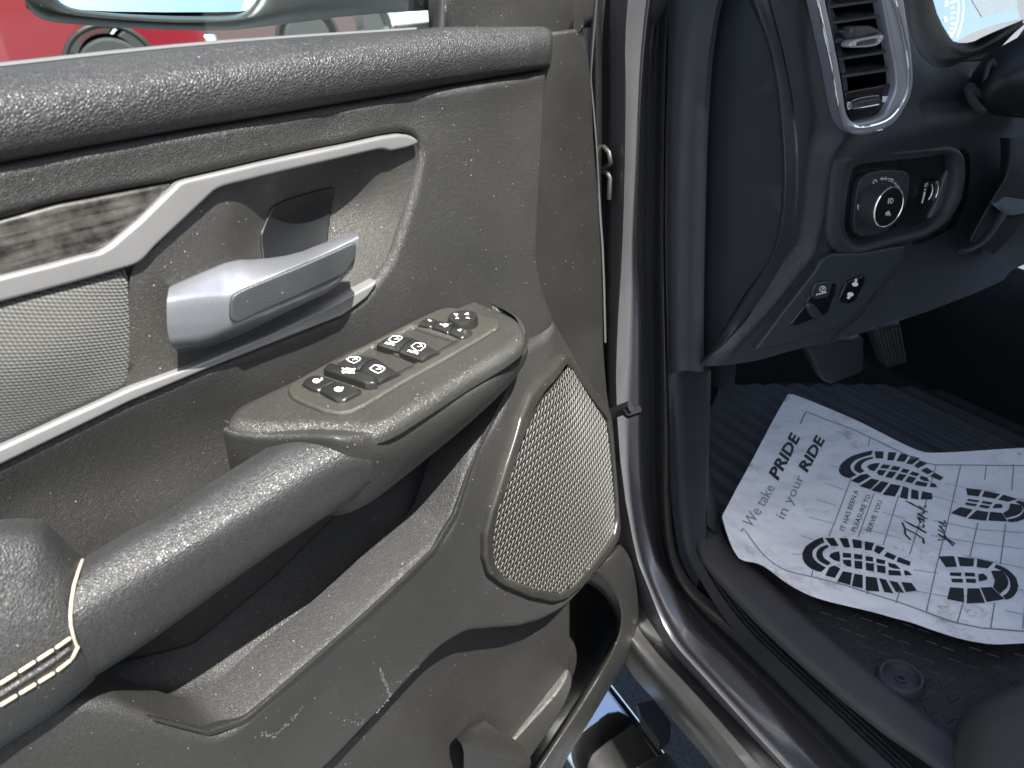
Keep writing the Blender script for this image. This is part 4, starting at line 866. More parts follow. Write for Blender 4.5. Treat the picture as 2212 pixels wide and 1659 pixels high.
# headlamp switch housing
hs = sheet('light_switch_panel', DF, sw_o, dash_mat, dash, holes=[sw_i], w=.008, roll=.012, rollw=.012, sp=.006, ch=1, skirt=.02)
sheet('switch_backplate', DF, L2((300, 180), (420, 120), (1000, 60), (1500, 30), (1640, 150), (1650, 320), (1620, 600), (1500, 900), (1220, 1060), (560, 1230), (300, 1180), (200, 900)), dash_gloss, hs, w=-.013, roll=0, sp=.02, ch=0, skirt=0, esp=.01)
kp_ = sheet('knob_surround', DF, L2((480, 460), (520, 390), (600, 345), (760, 315), (960, 325), (1010, 360), (1020, 450), (1000, 600), (960, 730), (880, 860), (780, 960), (640, 1010), (500, 1020), (440, 970), (430, 860), (450, 640)), dash_hard, hs, w=-.004, roll=.002, sp=.01, ch=1, skirt=.006)
wave = sheet('dimmer_recess', DF, L2((1440, 290), (1462, 330), (1455, 520), (1410, 680), (1330, 800), (1240, 850), (1215, 820), (1280, 700), (1330, 560), (1380, 400)), plain('satin_black', (.07, .066, .066), .35), hs, w=-.008, roll=.003, sp=.01, ch=1, skirt=.006)
# rotary knob
ka = np.array(DF.px(*Z2(793, 705), .022)); kr = abs(DF.px(*Z2(935, 702), .022)[0] - DF.px(*Z2(650, 708), .022)[0]) / 2
kn = lathe('light_knob', DF, ka[:2], [(kr * 1.06, -.004), (kr * 1.05, .004), (kr * 1.03, .014), (kr * 1.0, .021)], plain('knob_grip', (.045, .047, .05), .45, bumps=(900, .0006)), hs)
lathe('knob_ring', DF, ka[:2], [(kr * 1.03, .020), (kr * 1.03, .0225), (kr * .99, .0238), (kr * .94, .0225)], chrome_line, kn)
lathe('knob_face', DF, ka[:2], [(kr * .95, .0215), (kr * .93, .0236), (.0005, .0236)], plain('knob_face_black', (.004, .004, .005), .65, spec=.2), kn)
kf = .0240
V, F = merge([lines_on(DF, [L2((815, 615), (842, 620), (842, 648), (830, 668), (812, 665), (815, 615)), L2((790, 625), (806, 622)), L2((786, 645), (804, 642)), L2((784, 663), (802, 660)), L2((798, 612), (796, 672)),
                            L2((770, 765), (785, 745), (802, 748), (808, 770)), L2((765, 765), (768, 795)), L2((780, 770), (782, 796)), L2((792, 768), (800, 796)), L2((804, 768), (815, 794)), L2((765, 768), (808, 770))], kf, .0011)])
part('pictogram', V, F, white_print, kn, smooth=False)
wf = -.0033
V, F = merge([lines_on(DF, [L2(*[(653 + 21 * math.cos(t), 443 + 24 * math.sin(t)) for t in np.linspace(0, 6.5, 14)]), L2((815, 408), (850, 415), (848, 440), (822, 446), (815, 408)), L2((792, 410), (808, 408)), L2((788, 428), (806, 430)),
                            L2((720, 395), (738, 410), (728, 428)), L2((770, 385), (752, 405), (765, 425)), L2((705, 412), (790, 408)),
                            L2(*[(482 + 16 * math.cos(t), 707 + 28 * math.sin(t)) for t in np.linspace(0, 6.5, 12)]), L2((468, 680), (500, 735)),
                            ], wf, .0012), polys_on(DF, [[Z2(*q) for q in ((902, 540), (920, 535), (935, 570), (915, 575))]], wf)])
part('pictogram', V, F, white_print, kp_, smooth=False)
out = []
for ch_, c, a in (('A', (862, 452), 55), ('U', (876, 475), 60), ('T', (888, 494), 62), ('O', (898, 515), 66)):
    o_ = Z2(c[0] - 16, c[1] + 2); a_ = math.radians(a); u = (math.cos(a_) * 4.6, math.sin(a_) * 4.6)
    out.append(text_on(DF, ch_, o_, (o_[0] + u[0], o_[1] + u[1]), (u[1] * 1.35, -u[0] * 1.35), wf, bold=.02))
V, F = merge(out); part('lettering', V, F, white_print, kp_, smooth=False)
dw = -.0105
V, F = merge([polys_on(DF, [L2((1165, 545), (1185, 548), (1152, 668), (1138, 662)), [Z2(1178 + 10 * math.cos(t), 522 + 11 * math.sin(t)) for t in np.linspace(0, 5.8, 10)]], dw), lines_on(DF, [L2((1170, 490), (1175, 465), (1200, 455), (1210, 475), (1195, 492), (1172, 490)), L2((1185, 480), (1210, 445))], dw, .001)])
part('pictogram', V, F, white_print, hs, smooth=False)
dwl = loft('dimmer_wheel', [(DF, L2((1195, 650), (1215, 560), (1220, 500), (1215, 440)), -.014), (DF, L2((1225, 640), (1252, 560), (1262, 500), (1250, 440)), -.004), (DF, L2((1270, 640), (1300, 560), (1312, 500), (1300, 430)), .002), (DF, L2((1290, 640), (1325, 560), (1335, 500), (1320, 425)), -.018)], dash_hard, hs, n=20, m=5)
tube('wheel_ring', DF.W(pts(DF, L2((1212, 630), (1240, 585), (1256, 530), (1254, 490), (1246, 462)), .0)), .0012, chrome_line, dwl)
tube('wheel_ring', DF.W(pts(DF, L2((1288, 605), (1306, 560), (1316, 510), (1314, 470), (1302, 432)), .004)), .0012, chrome_line, dwl)

# air vent ----------------------------------------------------------------------
vt = sheet('air_vent', DF, vent_o, plain('vent_bezel', (.33, .33, .37), .42, metal=.5), dash, holes=[vent_i], w=.024, roll=.004, rollw=.004, sp=.008, ch=1, skirt=.012, esp=.004)
tube('bright_line', DF.W(chaikin(pts(DF, L3((985, -60), (1000, 0), (1060, 200), (1105, 420), (1130, 600), (1140, 720), (1132, 810), (1100, 900), (1060, 975), (1000, 1060), (945, 1112), (870, 1150), (780, 1175), (700, 1187), (640, 1187), (600, 1165)), .0262), 2, False)), .0021, chrome_line, vt, k=6)
tube('bright_line', DF.W(chaikin(pts(DF, L3((268, -60), (300, 100), (360, 370), (410, 600), (455, 850), (500, 1110), (535, 1190), (590, 1240), (650, 1252), (760, 1240), (880, 1212)), .0250), 2, False)), .0020, chrome_line, vt, k=6)
# dark duct behind the slats and the flat plate with the thumb wheel
nb = len(vent_i)
A = pts(DF, vent_i, .018); B2 = pts(DF, vent_i, -.012); B3 = A.copy(); B3[:, 2] = -.09
part('duct', DF.W(np.vstack([A, B3])), [(i, (i + 1) % nb, nb + (i + 1) % nb, nb + i) for i in range(nb)] + [tuple(range(nb, 2 * nb))], dash_gloss, vt, smooth=False)
sheet('thumbwheel_plate', DF, L3((520, 858), (600, 845), (1000, 775), (1024, 780), (1024, 820), (1000, 890), (950, 1000), (920, 1055), (870, 1092), (680, 1140), (625, 1140), (590, 1115), (562, 1060), (548, 1000)), dash_gloss, vt, w=.014, roll=.002, sp=.012, ch=0, skirt=.03, esp=.006)
def slat(P0, P1, Q1, Q0, th_=.0016, wa=.016, wb=-.022):
    """front edge P0-P1, back edge Q0-Q1"""
    a0, a1 = DF.W(np.array(DF.px(*P0, wa))), DF.W(np.array(DF.px(*P1, wa)))
    b0, b1 = DF.W(np.array(DF.px(*Q0, wb))), DF.W(np.array(DF.px(*Q1, wb)))
    n_ = np.cross(a1 - a0, b0 - a0); n_ /= np.linalg.norm(n_); m0 = (a0 + b0) / 2 + n_ * th_ * .8; m1 = (a1 + b1) / 2 + n_ * th_ * .8
    V = [a0 - n_ * th_, a1 - n_ * th_, a0 + n_ * th_, a1 + n_ * th_, m0 + n_ * th_, m1 + n_ * th_, b0 + n_ * th_, b1 + n_ * th_, b0 - n_ * th_, b1 - n_ * th_]
    F = [(0, 1, 3, 2), (2, 3, 5, 4), (4, 5, 7, 6), (6, 7, 9, 8), (8, 9, 1, 0), (0, 2, 4, 6, 8), (1, 9, 7, 5, 3)]
    o = part('slat', V, F, slat_mat, vt, smooth=True, sharp=30); return o
for k_ in range(5):
    dy = [-118, 45, 370, 530, 695][k_]; ddx = dy * .205
    slat(Z3(362 + ddx, dy + 16 + 8), Z3(850 + ddx * .62, dy - 50 + 8), Z3(848 + ddx * .6, dy - 118), Z3(352 + ddx, dy - 60))
slat(Z3(412, 215), Z3(875, 150), Z3(860, 85), Z3(400, 130)); slat(Z3(448, 378), Z3(900, 308), Z3(890, 250), Z3(430, 300))
# upright vanes deep inside
for xx in (560, 720):
    for y0 in (20, 510, 700): part('duct_vane', DF.W(pts(DF, L3((xx + y0 * .1, y0), (xx + y0 * .1 + 80, y0 - 14), (xx + y0 * .1 + 84, y0 + 60), (xx + 4 + y0 * .1, y0 + 72)), -.055)), [(0, 1, 2, 3)], slat_mat, vt, smooth=False)
# adjuster knob
kb2 = sheet('vent_slider', DF, L3((500, 290), (560, 345), (585, 440), (620, 448), (840, 425), (885, 392), (908, 345), (900, 322), (780, 240), (620, 245)), slat_mat, vt, w=.018, roll=.003, sp=.006, ch=0, skirt=.03, esp=.004, ctrl=[Z3(600, 380) + (.032,), Z3(880, 345) + (.032,), Z3(740, 420) + (.032,), Z3(640, 300) + (.020,)])
so = L3((585, 440), (590, 410), (612, 382), (650, 368), (780, 345), (895, 322), (908, 330), (905, 352), (890, 390), (845, 428), (760, 442), (620, 448))
si = L3((645, 428), (655, 402), (690, 388), (800, 368), (862, 362), (862, 380), (838, 405), (760, 420))
sheet('slider_trim', DF, so, silver, kb2, holes=[si], w=.036, roll=.002, sp=.005, ch=1, skirt=.012, esp=.002)
sheet('slider_grip', DF, L3((612, 372), (592, 330), (612, 252), (770, 240), (880, 305), (650, 362)), plain('slider_grip_plastic', (.05, .052, .056), .5), kb2, w=.031, roll=.003, sp=.008, ch=0, skirt=.01, esp=.004)
tw = loft('thumb_wheel', [(DF, L3((600, 948), (720, 908), (862, 896)), .013), (DF, L3((602, 965), (730, 925), (868, 912)), .021), (DF, L3((606, 985), (735, 948), (872, 935)), .023), (DF, L3((612, 1005), (738, 970), (868, 958)), .021), (DF, L3((620, 1020), (740, 995), (860, 980)), .013)], plain('ribbed_wheel', (.045, .045, .05), .45, bumps=(500, .001)), vt, n=24, m=5)
tube('wheel_edge', DF.W(pts(DF, L3((608, 944), (660, 922), (760, 903), (850, 896)), .0195)), .0014, chrome_line, tw, k=6)
tube('wheel_edge', DF.W(pts(DF, L3((618, 1018), (700, 1005), (790, 988), (850, 976)), .0185)), .0014, chrome_line, tw, k=6)
V, F = lines_on(DF, [L3((562, 960), (600, 955), (604, 1012), (566, 1018), (562, 960)), L3((570, 968), (598, 1006)), L3((598, 964), (570, 1010))] + [L3((888, 906 + i * 14), (900, 902 + i * 14), (915, 909 + i * 14), (932, 905 + i * 14), (950, 902 + i * 14)) for i in range(4)], .0152, .0017)
part('pictogram', V, F, white_print, vt, smooth=False)

# lower panel pieces ---------------------------------------------------------------
fp = sheet('fuse_panel', DF, [(1631, 757), (1700, 665), (1761, 587), (1776, 560), (1800, 548), (1860, 548), (1957, 530), (1950, 560), (1908, 612), (1841, 688), (1810, 706), (1725, 733)], plain('fuse_cover', (.028, .031, .037), .5, bumps=(700, .0002)), dash, w=.008, roll=.003, sp=.01, ch=1, skirt=.012)
sheet('brake_release', DF, [(1761, 612), (1790, 606), (1809, 611), (1806, 635), (1797, 655), (1790, 678), (1720, 706), (1706, 703), (1738, 662), (1752, 636)], dash_gloss, fp, w=.010, roll=.003, sp=.008, ch=0, skirt=.006, esp=.004)
sheet('release_handle_and_lit_corner', DF, [(1762, 611), (1792, 606), (1800, 612), (1792, 642), (1762, 648), (1752, 640)], dash_hard, fp, w=.014, roll=.003, sp=.008, ch=1, skirt=.01, esp=.004)
sheet('release_handle_and_lit_corner', DF, [(1742, 660), (1752, 654), (1764, 660), (1784, 690), (1768, 692), (1754, 684)], dash_hard, fp, w=.016, roll=.004, sp=.008, ch=1, skirt=.01, esp=.004, label='paler patch put in for light on the inner corner of the brake release cup')  # lighter sheet over the dark cup stands for light in its corner
V, F = merge([lines_on(DF, [[(1777 + 7 * math.cos(t), 624 + 6 * math.sin(t)) for t in np.linspace(0, 6.4, 12)], [(1777 + 3 * math.cos(t), 624 + 3 * math.sin(t)) for t in np.linspace(0, 6.4, 8)]], .0145, .0012), text_on(DF, 'PARK', (1763, 639), (1787, 632), (-.5, -4), .0145, bold=.03)]); part('pictogram', V, F, white_print, fp, smooth=False)
pb = sheet('pedal_adjuster', DF, [(1812, 648), (1830, 608), (1868, 594), (1872, 604), (1850, 650), (1835, 658), (1814, 655)], dash_gloss, fp, w=.012, roll=.003, sp=.008, ch=0, skirt=.008, esp=.004)
V, F = polys_on(DF, [blob((1847, 614), 7, 5, 10), blob((1837, 636), 7, 5, 10), blob((1849, 606), 3, 4, 8), blob((1833, 643), 4, 3, 8)], .0128); part('pictogram', V, F, white_print, pb, smooth=False)
tube('panel_seam', DF.W(pts(DF, [(1955, 530), (1955, 553), (1908, 612), (1860, 680), (1810, 720), (1790, 742)], .006)), .0012, dash_gloss, dash)
tube('panel_seam', DF.W(pts(DF, [(2130, 445), (2080, 455), (2050, 480), (2030, 500)], .002)), .0012, dash_gloss, dash)
loft('dash_top', [np.array([[.70, y, z0], [.95, y, z0 + .02], [1.4, y, z0 + .02], [1.95, y, z0]]) for y, z0 in ((.775, 1.555), (.770, 1.585), (.80, 1.60), (1.0, 1.61), (1.3, 1.58), (1.5, 1.50))], dash_mat, dash, n=30, m=4)
loft('dash_side', [np.array([[.745, y, z] for z in (1.0, 1.2, 1.4, 1.58)]) for y in (.80, 1.1, 1.5)], dash_hard, dash, n=12, m=3)
# instrument cluster --------------------------------------------------------------
YC = 1.02
tilt = R(13); CL = Fr((0, YC, 0), (1, .05, 0), (0, math.sin(tilt), math.cos(tilt)))
cl = sheet('instrument_cluster', CL, L3((1350, -80), (1362, 0), (1400, 130), (1455, 245), (1510, 330), (1562, 398), (1700, 320), (1850, 260), (2000, 215), (2178, 178), (2152, 85), (2145, -80)), lens_mat, truck, roll=0, sp=.03, ch=0, skirt=.004, esp=.02)
V, F = merge([text_on(CL, '5', Z3(1480, 55), Z3(1505, 50), (-1, -10), .0015, bold=.02), text_on(CL, '6', Z3(1465, 200), Z3(1498, 198), (-1, -10), .0015, bold=.02),
              lines_on(CL, [L3((1530, 25), (1575, 8)), L3((1535, 75), (1560, 68)), L3((1537, 122), (1570, 118)), L3((1530, 168), (1560, 168)), L3((1530, 218), (1578, 225)), L3((1530, 262), (1552, 270)), L3((1508, 300), (1535, 315))], .0015, .002),
              lines_on(CL, [L3((1590, -60), (1605, 60), (1595, 180), (1560, 300), (1530, 350)), L3((1640, -60), (1650, 60), (1640, 180), (1610, 290), (1590, 350))], .0015, .0012)])
part('gauge_marks', V, F, white_print, cl, smooth=False)
sheet('centre_screen', CL, L3((1700, -60), (1735, 20), (1820, 160), (2152, 85), (2148, -60)), plain('screen_mask', (.42, .44, .42), .25, metal=.9), cl, w=.001, roll=0, sp=.03, ch=0, skirt=0, esp=.02)
# hood round the cluster
hood = [(DF, L3((1080, -80), (1085, 70), (1110, 270), (1170, 470), (1270, 600), (1390, 680), (1490, 690), (1660, 620), (1920, 620)), -.035), (DF, L3((1110, -80), (1115, 60), (1140, 250), (1200, 440), (1290, 560), (1400, 632), (1480, 636), (1640, 560), (1900, 560)), -.014), (DF, L3((1180, -80), (1190, 60), (1220, 220), (1280, 360), (1360, 480), (1460, 560), (1560, 560), (1740, 520), (2100, 330)), -.035),
        (DF, L3((1290, -80), (1300, 0), (1340, 150), (1400, 290), (1480, 390), (1560, 450), (1700, 490), (1850, 440), (2212, 230)), -.06), (YF(.98), L3((1330, -80), (1345, 0), (1385, 140), (1440, 250), (1500, 345), (1560, 420), (1720, 470), (1850, 420), (2200, 210))),
        (YF(1.03), L3((1340, -80), (1352, 0), (1392, 135), (1446, 245), (1505, 335), (1562, 400), (1720, 400), (1850, 330), (2212, 180)))]
loft('cluster_hood', [(a, b, *c) for a, b, *c in hood], plain('hood_plastic', (.026, .024, .024), .6, bumps=(700, .0002)), dash, n=60, m=5)
# steering column, boot folds and tilt lever
colm = Fr((0, .72, 0), (1, 0, 0), (0, 0, 1))
sc_r = [(colm, [(2100, 215, -.06), (2092, 190, -.04), (2098, 160, -.03), (2130, 120, -.03), (2180, 90, -.03), (2240, 60, -.03)]), (colm, [(2108, 240, -.05), (2112, 215, .0), (2140, 180, .02), (2190, 150, .03), (2250, 130, .03)]),
        (colm, [(2118, 242, -.05), (2150, 236, .0), (2180, 222, .02), (2212, 205, .03), (2260, 200, .03)]), (colm, [(2130, 245, -.05), (2170, 252, -.01), (2212, 255, 0), (2270, 260, 0)])]
loft('steering_column', sc_r, plain('column_plastic', (.008, .008, .009), .6), truck, n=30, m=6)
tube('boot_fold', colm.W(pts(colm, L3((1840, 860), (1850, 740), (1880, 600), (1910, 570), (1960, 700), (2020, 820), (2030, 880), (1990, 920), (1900, 900)), .0)), .004, dash_mat, dash)
tube('boot_fold', colm.W(pts(colm, L3((1700, 810), (1760, 860), (1880, 930), (2000, 920), (2080, 970), (2140, 1050)), .0)), .006, dash_mat, dash)
tube('boot_fold', colm.W(pts(colm, L3((1690, 830), (1710, 900), (1760, 980), (1820, 1040)), .0)), .006, dash_mat, dash)
shr = loft('column_shroud', [(colm, L2((1960, -20), (1970, 240), (1940, 480), (1870, 640), (1720, 850), (1600, 1040)), -.03), (colm, L2((2070, -20), (2060, 250), (2010, 420), (1930, 540), (1800, 760), (1640, 1060)), .0), (colm, L2((2160, -40), (2150, 300), (2060, 470), (2000, 600), (1880, 800), (1700, 1100)), -.01), (colm, L2((2260, -40), (2260, 400), (2240, 560), (2200, 800), (2100, 1000), (1900, 1200)), -.05)], plain('shroud_plastic', (.024, .023, .024), .55, bumps=(700, .0002)), dash, n=40, m=5)
tube('tilt_lever', colm.W(chaikin(pts(colm, L2((1570, 1172), (1640, 1150), (1760, 1085), (1850, 990), (1920, 890), (1990, 775)), .02), 2, False)), .0075, dash_mat, dash, k=10, flat=.6)
loft('column_cover', [(colm, L2((1870, 640), (2000, 590), (2150, 620), (2300, 640)), -.01), (colm, L2((1880, 680), (1960, 740), (2030, 800), (2300, 760)), .01), (colm, L2((1950, 760), (2035, 830), (2150, 810), (2300, 770)), -.01)], plain('cover_plastic', (.020, .023, .024), .5), dash, n=24, m=4)

# pedals -------------------------------------------------------------------------
PY = Fr((0, 1.22, 0), (1, 0, 0), (0, -.35, 1))
bp = sheet('brake_pedal', PY, [(1745, 756), (1800, 735), (1868, 735), (1868, 798), (1860, 806), (1796, 831), (1782, 826), (1762, 790)], mat_rubber, truck, roll=.006, sp=.01, ch=0, skirt=.02, esp=.006)
tube('pedal_arm', PY.W(pts(PY, [(1815, 770, -.01), (1830, 640, -.03), (1840, 500, -.08)])), .008, dash_hard, bp)
gp = sheet('accelerator_pedal', PY, [(1889, 722), (1900, 705), (1946, 700), (1960, 782), (1918, 797), (1908, 780)], mat_rubber, truck, roll=.004, sp=.01, ch=0, skirt=.02, esp=.006)
for i in range(7):
    t = i / 6; tube('pedal_rib', PY.W(pts(PY, [(1897 + 46 * t, 716 - 8 * t, .001), (1918 + 38 * t, 790 - 10 * t, .001)])), .0016, plain('rib_rubber', (.06, .058, .054), .5) if i == 0 else bpy.data.materials['rib_rubber'], gp, k=6)

# shell of the cab (shades the floor), seat, rear door ------------------------------
cz = [(.69, 1.94), (.86, 2.04), (1.4, 2.08), (1.9, 2.05), (2.1, 1.95)]
V = [(x, y, z) for y in (-2.2, -1.0, .2, .72) for x, z in cz] + [(x, y, z - .03) for y in (-2.2, -1.0, .2, .72) for x, z in cz]
F = [(j * 5 + i, j * 5 + i + 1, (j + 1) * 5 + i + 1, (j + 1) * 5 + i) for j in range(3) for i in range(4)]; F += [tuple(20 + k for k in f[::-1]) for f in F]
F += [(i, i + 1, 21 + i, 20 + i) for i in range(4)] + [(15 + i, 35 + i, 36 + i, 16 + i) for i in range(4)]
part('roof', V, F, paint, truck)
part('headliner', [(x, y, z - .04) for x, y, z in V[:20]], F[:12], headliner, truck)  # unseen pale lining, added to bounce light down into the cab
tube('roof_rail', np.array([(.68, 1.05, 1.50), (.69, .8, 1.70), (.70, .45, 1.90), (.70, .1, 1.94), (.70, -1, 1.94), (.70, -2.2, 1.92)]), .045, paint, truck)
box('rear_door', (.60, -2.0, .45), (.68, -.72, 1.42), paint, truck, bev=.03)
box('b_pillar', (.64, -.72, .6), (.76, -.55, 1.98), paint, truck, bev=.02)
box('rear_wall', (.66, -2.25, .5), (2.2, -2.15, 1.35), paint, truck, bev=.02)
box('right_side', (2.14, -2.2, .5), (2.2, 1.1, 1.45), paint, truck, bev=.02)
st = loft('driver_seat', [np.array([[x, -.55, z0], [x, -.2, z0 + .01], [x, .1, z0 + .0], [x, .24, z0 - .03], [x, .30, z0 - .10], [x, .30, .74]]) for x, z0 in ((.90, .95), (.95, 1.05), (1.1, 1.06), (1.3, 1.06), (1.42, 1.05), (1.46, .95))], seat_mat, truck, n=40, m=5, ch=1)
box('seat_back', (.90, -.75, .95), (1.46, -.55, 1.75), seat_mat, st, bev=.08)
# nearest seat corner seen at the bottom right
sb = ZF(.80)
loft('seat_valance', [(ZF(.72), [(2068, 1700), (2055, 1640), (2058, 1590), (2075, 1540), (2120, 1505), (2180, 1480), (2260, 1470)]), (ZF(.78), [(2080, 1710), (2072, 1650), (2078, 1600), (2095, 1550), (2140, 1515), (2200, 1488), (2280, 1476)]), (ZF(.82), [(2110, 1720), (2110, 1660), (2120, 1620), (2140, 1580), (2180, 1550), (2230, 1530), (2300, 1520)]), (ZF(.84), [(2200, 1760), (2200, 1720), (2210, 1700), (2230, 1680), (2260, 1650), (2290, 1630), (2320, 1620)])],
     plain('seat_side_plastic', (.05, .047, .043), .6, bumps=(250, .0005), dust=.2), st, n=40, m=5)

# chrome side step ----------------------------------------------------------------
zs = .25
SF = ZF(zs)
e0 = SF.W(np.array([SF.px(1321, 1482), SF.px(1425, 1610)]))[0]; xr = SF.px(1425, 1610)[0]; xr0 = SF.px(1321, 1482)[0]; xl = SF.px(1231, 1632)[0]
xr = (xr + xr0) / 2; rad = (xr - xl) / 2; cxs = (xr + xl) / 2
V = []; F = []; k = 28; ys = np.linspace(-1.2, 1.9, 40)
for y in ys:
    for j in range(k): a = 2 * math.pi * j / k; ca, sa = math.cos(a), math.sin(a); V.append((cxs + rad * math.copysign(abs(ca) ** .5, ca), y, zs - rad * .3 + rad * .3 * math.copysign(abs(sa) ** .8, sa) + rad * .28 * ca))
F = [(i * k + j, (i + 1) * k + j, (i + 1) * k + (j + 1) % k, i * k + (j + 1) % k) for i in range(len(ys) - 1) for j in range(k)]
ss = part('side_step', V, F, chrome, truck)
pz = zs + rad * .02
pe = SF.px(1370, 1668)[1]
padc = box('step_pad', (cxs - rad * .62, -.6, pz - .01), (cxs + rad * 1.02, pe, pz + .012), rubber, ss, bev=.004)
out = []
hr = .017
for i in range(26):
    for j in range(5):
        x = cxs - rad * .45 + j * hr * 1.8; y = pe - .02 - i * hr * 2.1 - (hr * 1.05 if j % 2 else 0)
        if x > cxs + rad * .95: continue
        b_ = [(x + hr * math.cos(math.pi * t / 3), y + hr * math.sin(math.pi * t / 3), pz + .010) for t in range(6)]; t_ = [(x + hr * .78 * math.cos(math.pi * t / 3), y + hr * .78 * math.sin(math.pi * t / 3), pz + .020) for t in range(6)]
        out.append((b_ + t_, [(t, (t + 1) % 6, 6 + (t + 1) % 6, 6 + t) for t in range(6)] + [tuple(range(6, 12))]))
V, F = merge(out); part('tread', V, F, plain('tread_rubber', (.016, .017, .018), .45, sp_=.2), padc, smooth=False)
BF = ZF(.30)
part('step_bracket', np.vstack([BF.W(pts(BF, [(1376, 1520), (1412, 1512), (1450, 1562), (1448, 1580), (1425, 1602), (1386, 1550)])), BF.W(pts(BF, [(1376, 1520), (1412, 1512), (1450, 1562), (1448, 1580), (1425, 1602), (1386, 1550)])) - ZZ * .03]), [tuple(range(6)), tuple(range(6, 12))[::-1]] + [(i, (i + 1) % 6, 6 + (i + 1) % 6, 6 + i) for i in range(6)], hard_dark, truck, smooth=False)

# ================================================================ floor mats
ZM = .735
MF = ZF(ZM)
fm = thing('floor_mat', 'black rubber floor mat with raised rim and round anchor under the paper mat', 'floor mat', (.9, .7, ZFL))
mo_ = [(1504, 1100), (1504, 1146), (1511, 1206), (1541, 1246), (1661, 1373), (1875, 1559), (2025, 1659), (2160, 1760), (2400, 1760), (2300, 1200), (2240, 900), (2100, 800), (1900, 790), (1700, 790), (1560, 790), (1514, 820), (1508, 1000)]
# mat tray with ribs running towards the bulkhead
mat_in = [(1560, 1140), (1610, 1213), (1690, 1293), (1775, 1373), (1908, 1483), (2108, 1639), (2250, 1760), (2420, 1700), (2330, 1250), (2260, 960), (2120, 850), (1900, 830), (1700, 830), (1560, 830), (1524, 900), (1520, 1060)]
def matrib(Q):
    return .0035 * (np.sin(Q[:, 0] * 2 * math.pi / .034) > 0) * (Q[:, 1] > .55)
sheet('tray', ZF(ZM - .014), mat_in, mat_rubber, fm, roll=0, sp=.0085, ch=1, skirt=0, esp=.02, hf=lambda Q: .003 * np.clip(np.sin(Q[:, 0] * 2 * math.pi / .040) * 3, -1, 1) * (Q[:, 1] > .60))
br = [[(1500, 1090), (1502, 1146), (1509, 1206), (1540, 1248), (1660, 1376), (1874, 1563), (2024, 1664), (2160, 1765)], [(1504, 1090), (1508, 1146), (1516, 1202), (1548, 1240), (1668, 1366), (1884, 1552), (2036, 1655), (2170, 1755)],
      [(1534, 1095), (1540, 1150), (1552, 1185), (1595, 1228), (1700, 1325), (1900, 1500), (2075, 1640), (2200, 1745)], [(1548, 1100), (1556, 1152), (1572, 1180), (1612, 1218), (1694, 1296), (1780, 1374), (1912, 1484), (2112, 1640), (2250, 1750)], [(1552, 1100), (1562, 1152), (1580, 1178), (1618, 1214), (1700, 1290), (1786, 1368), (1918, 1478), (2120, 1634), (2258, 1742)]]
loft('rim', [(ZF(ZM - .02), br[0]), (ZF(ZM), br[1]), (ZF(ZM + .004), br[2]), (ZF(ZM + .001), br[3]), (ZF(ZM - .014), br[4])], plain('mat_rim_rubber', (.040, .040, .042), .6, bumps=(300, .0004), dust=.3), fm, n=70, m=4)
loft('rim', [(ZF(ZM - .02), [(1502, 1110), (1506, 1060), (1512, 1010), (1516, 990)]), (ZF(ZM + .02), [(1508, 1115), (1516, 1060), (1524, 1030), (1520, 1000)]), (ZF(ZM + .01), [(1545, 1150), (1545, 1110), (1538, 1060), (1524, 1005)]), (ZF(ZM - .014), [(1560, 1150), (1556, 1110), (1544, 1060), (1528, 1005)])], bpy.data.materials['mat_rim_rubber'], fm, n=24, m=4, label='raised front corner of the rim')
# raised triangular tread blocks between rim and seat
out = []
for gx_ in range(26):
    for gy_ in range(24):
        x = .735 + gx_ * .021 + (.0105 if gy_ % 2 else 0); y = .30 + gy_ * .019
        s_ = 1 if (gx_ + gy_) % 2 else -1
        T = [(x - .009, y - s_ * .0065), (x + .009, y - s_ * .0065), (x, y + s_ * .008)]
        if y > .60: continue
        if s_ < 0: T = T[::-1]
        out.append(([(p[0], p[1], ZM - .014) for p in T] + [(x + (p[0] - x) * .8, y + (p[1] - y) * .8, ZM - .0128) for p in T], [(0, 1, 4, 3), (1, 2, 5, 4), (2, 0, 3, 5), (3, 4, 5)]))
V, F = merge(out); part('tread_pattern', V, F, mat_rubber, fm, smooth=False)
def Z9(x, y): return (1474.7 + x / 3, 1106 + y / 3)
ac = np.array(MF.px(*Z9(1418, 1060), 0)); ar = abs(MF.px(*Z9(1565, 1070), 0)[0] - ac[0]); AR = ar
anc = lathe('anchor', MF, ac[:2], [(AR * 1.32, -.014), (AR * 1.28, -.004), (AR * 1.15, .001), (AR * 1.02, .001), (AR * .98, -.006), (AR * .9, -.009), (AR * .32, -.008), (AR * .28, -.004), (AR * .20, -.004), (AR * .18, -.010), (.0005, -.010)], plain('anchor_rubber', (.035, .038, .044), .5), fm)

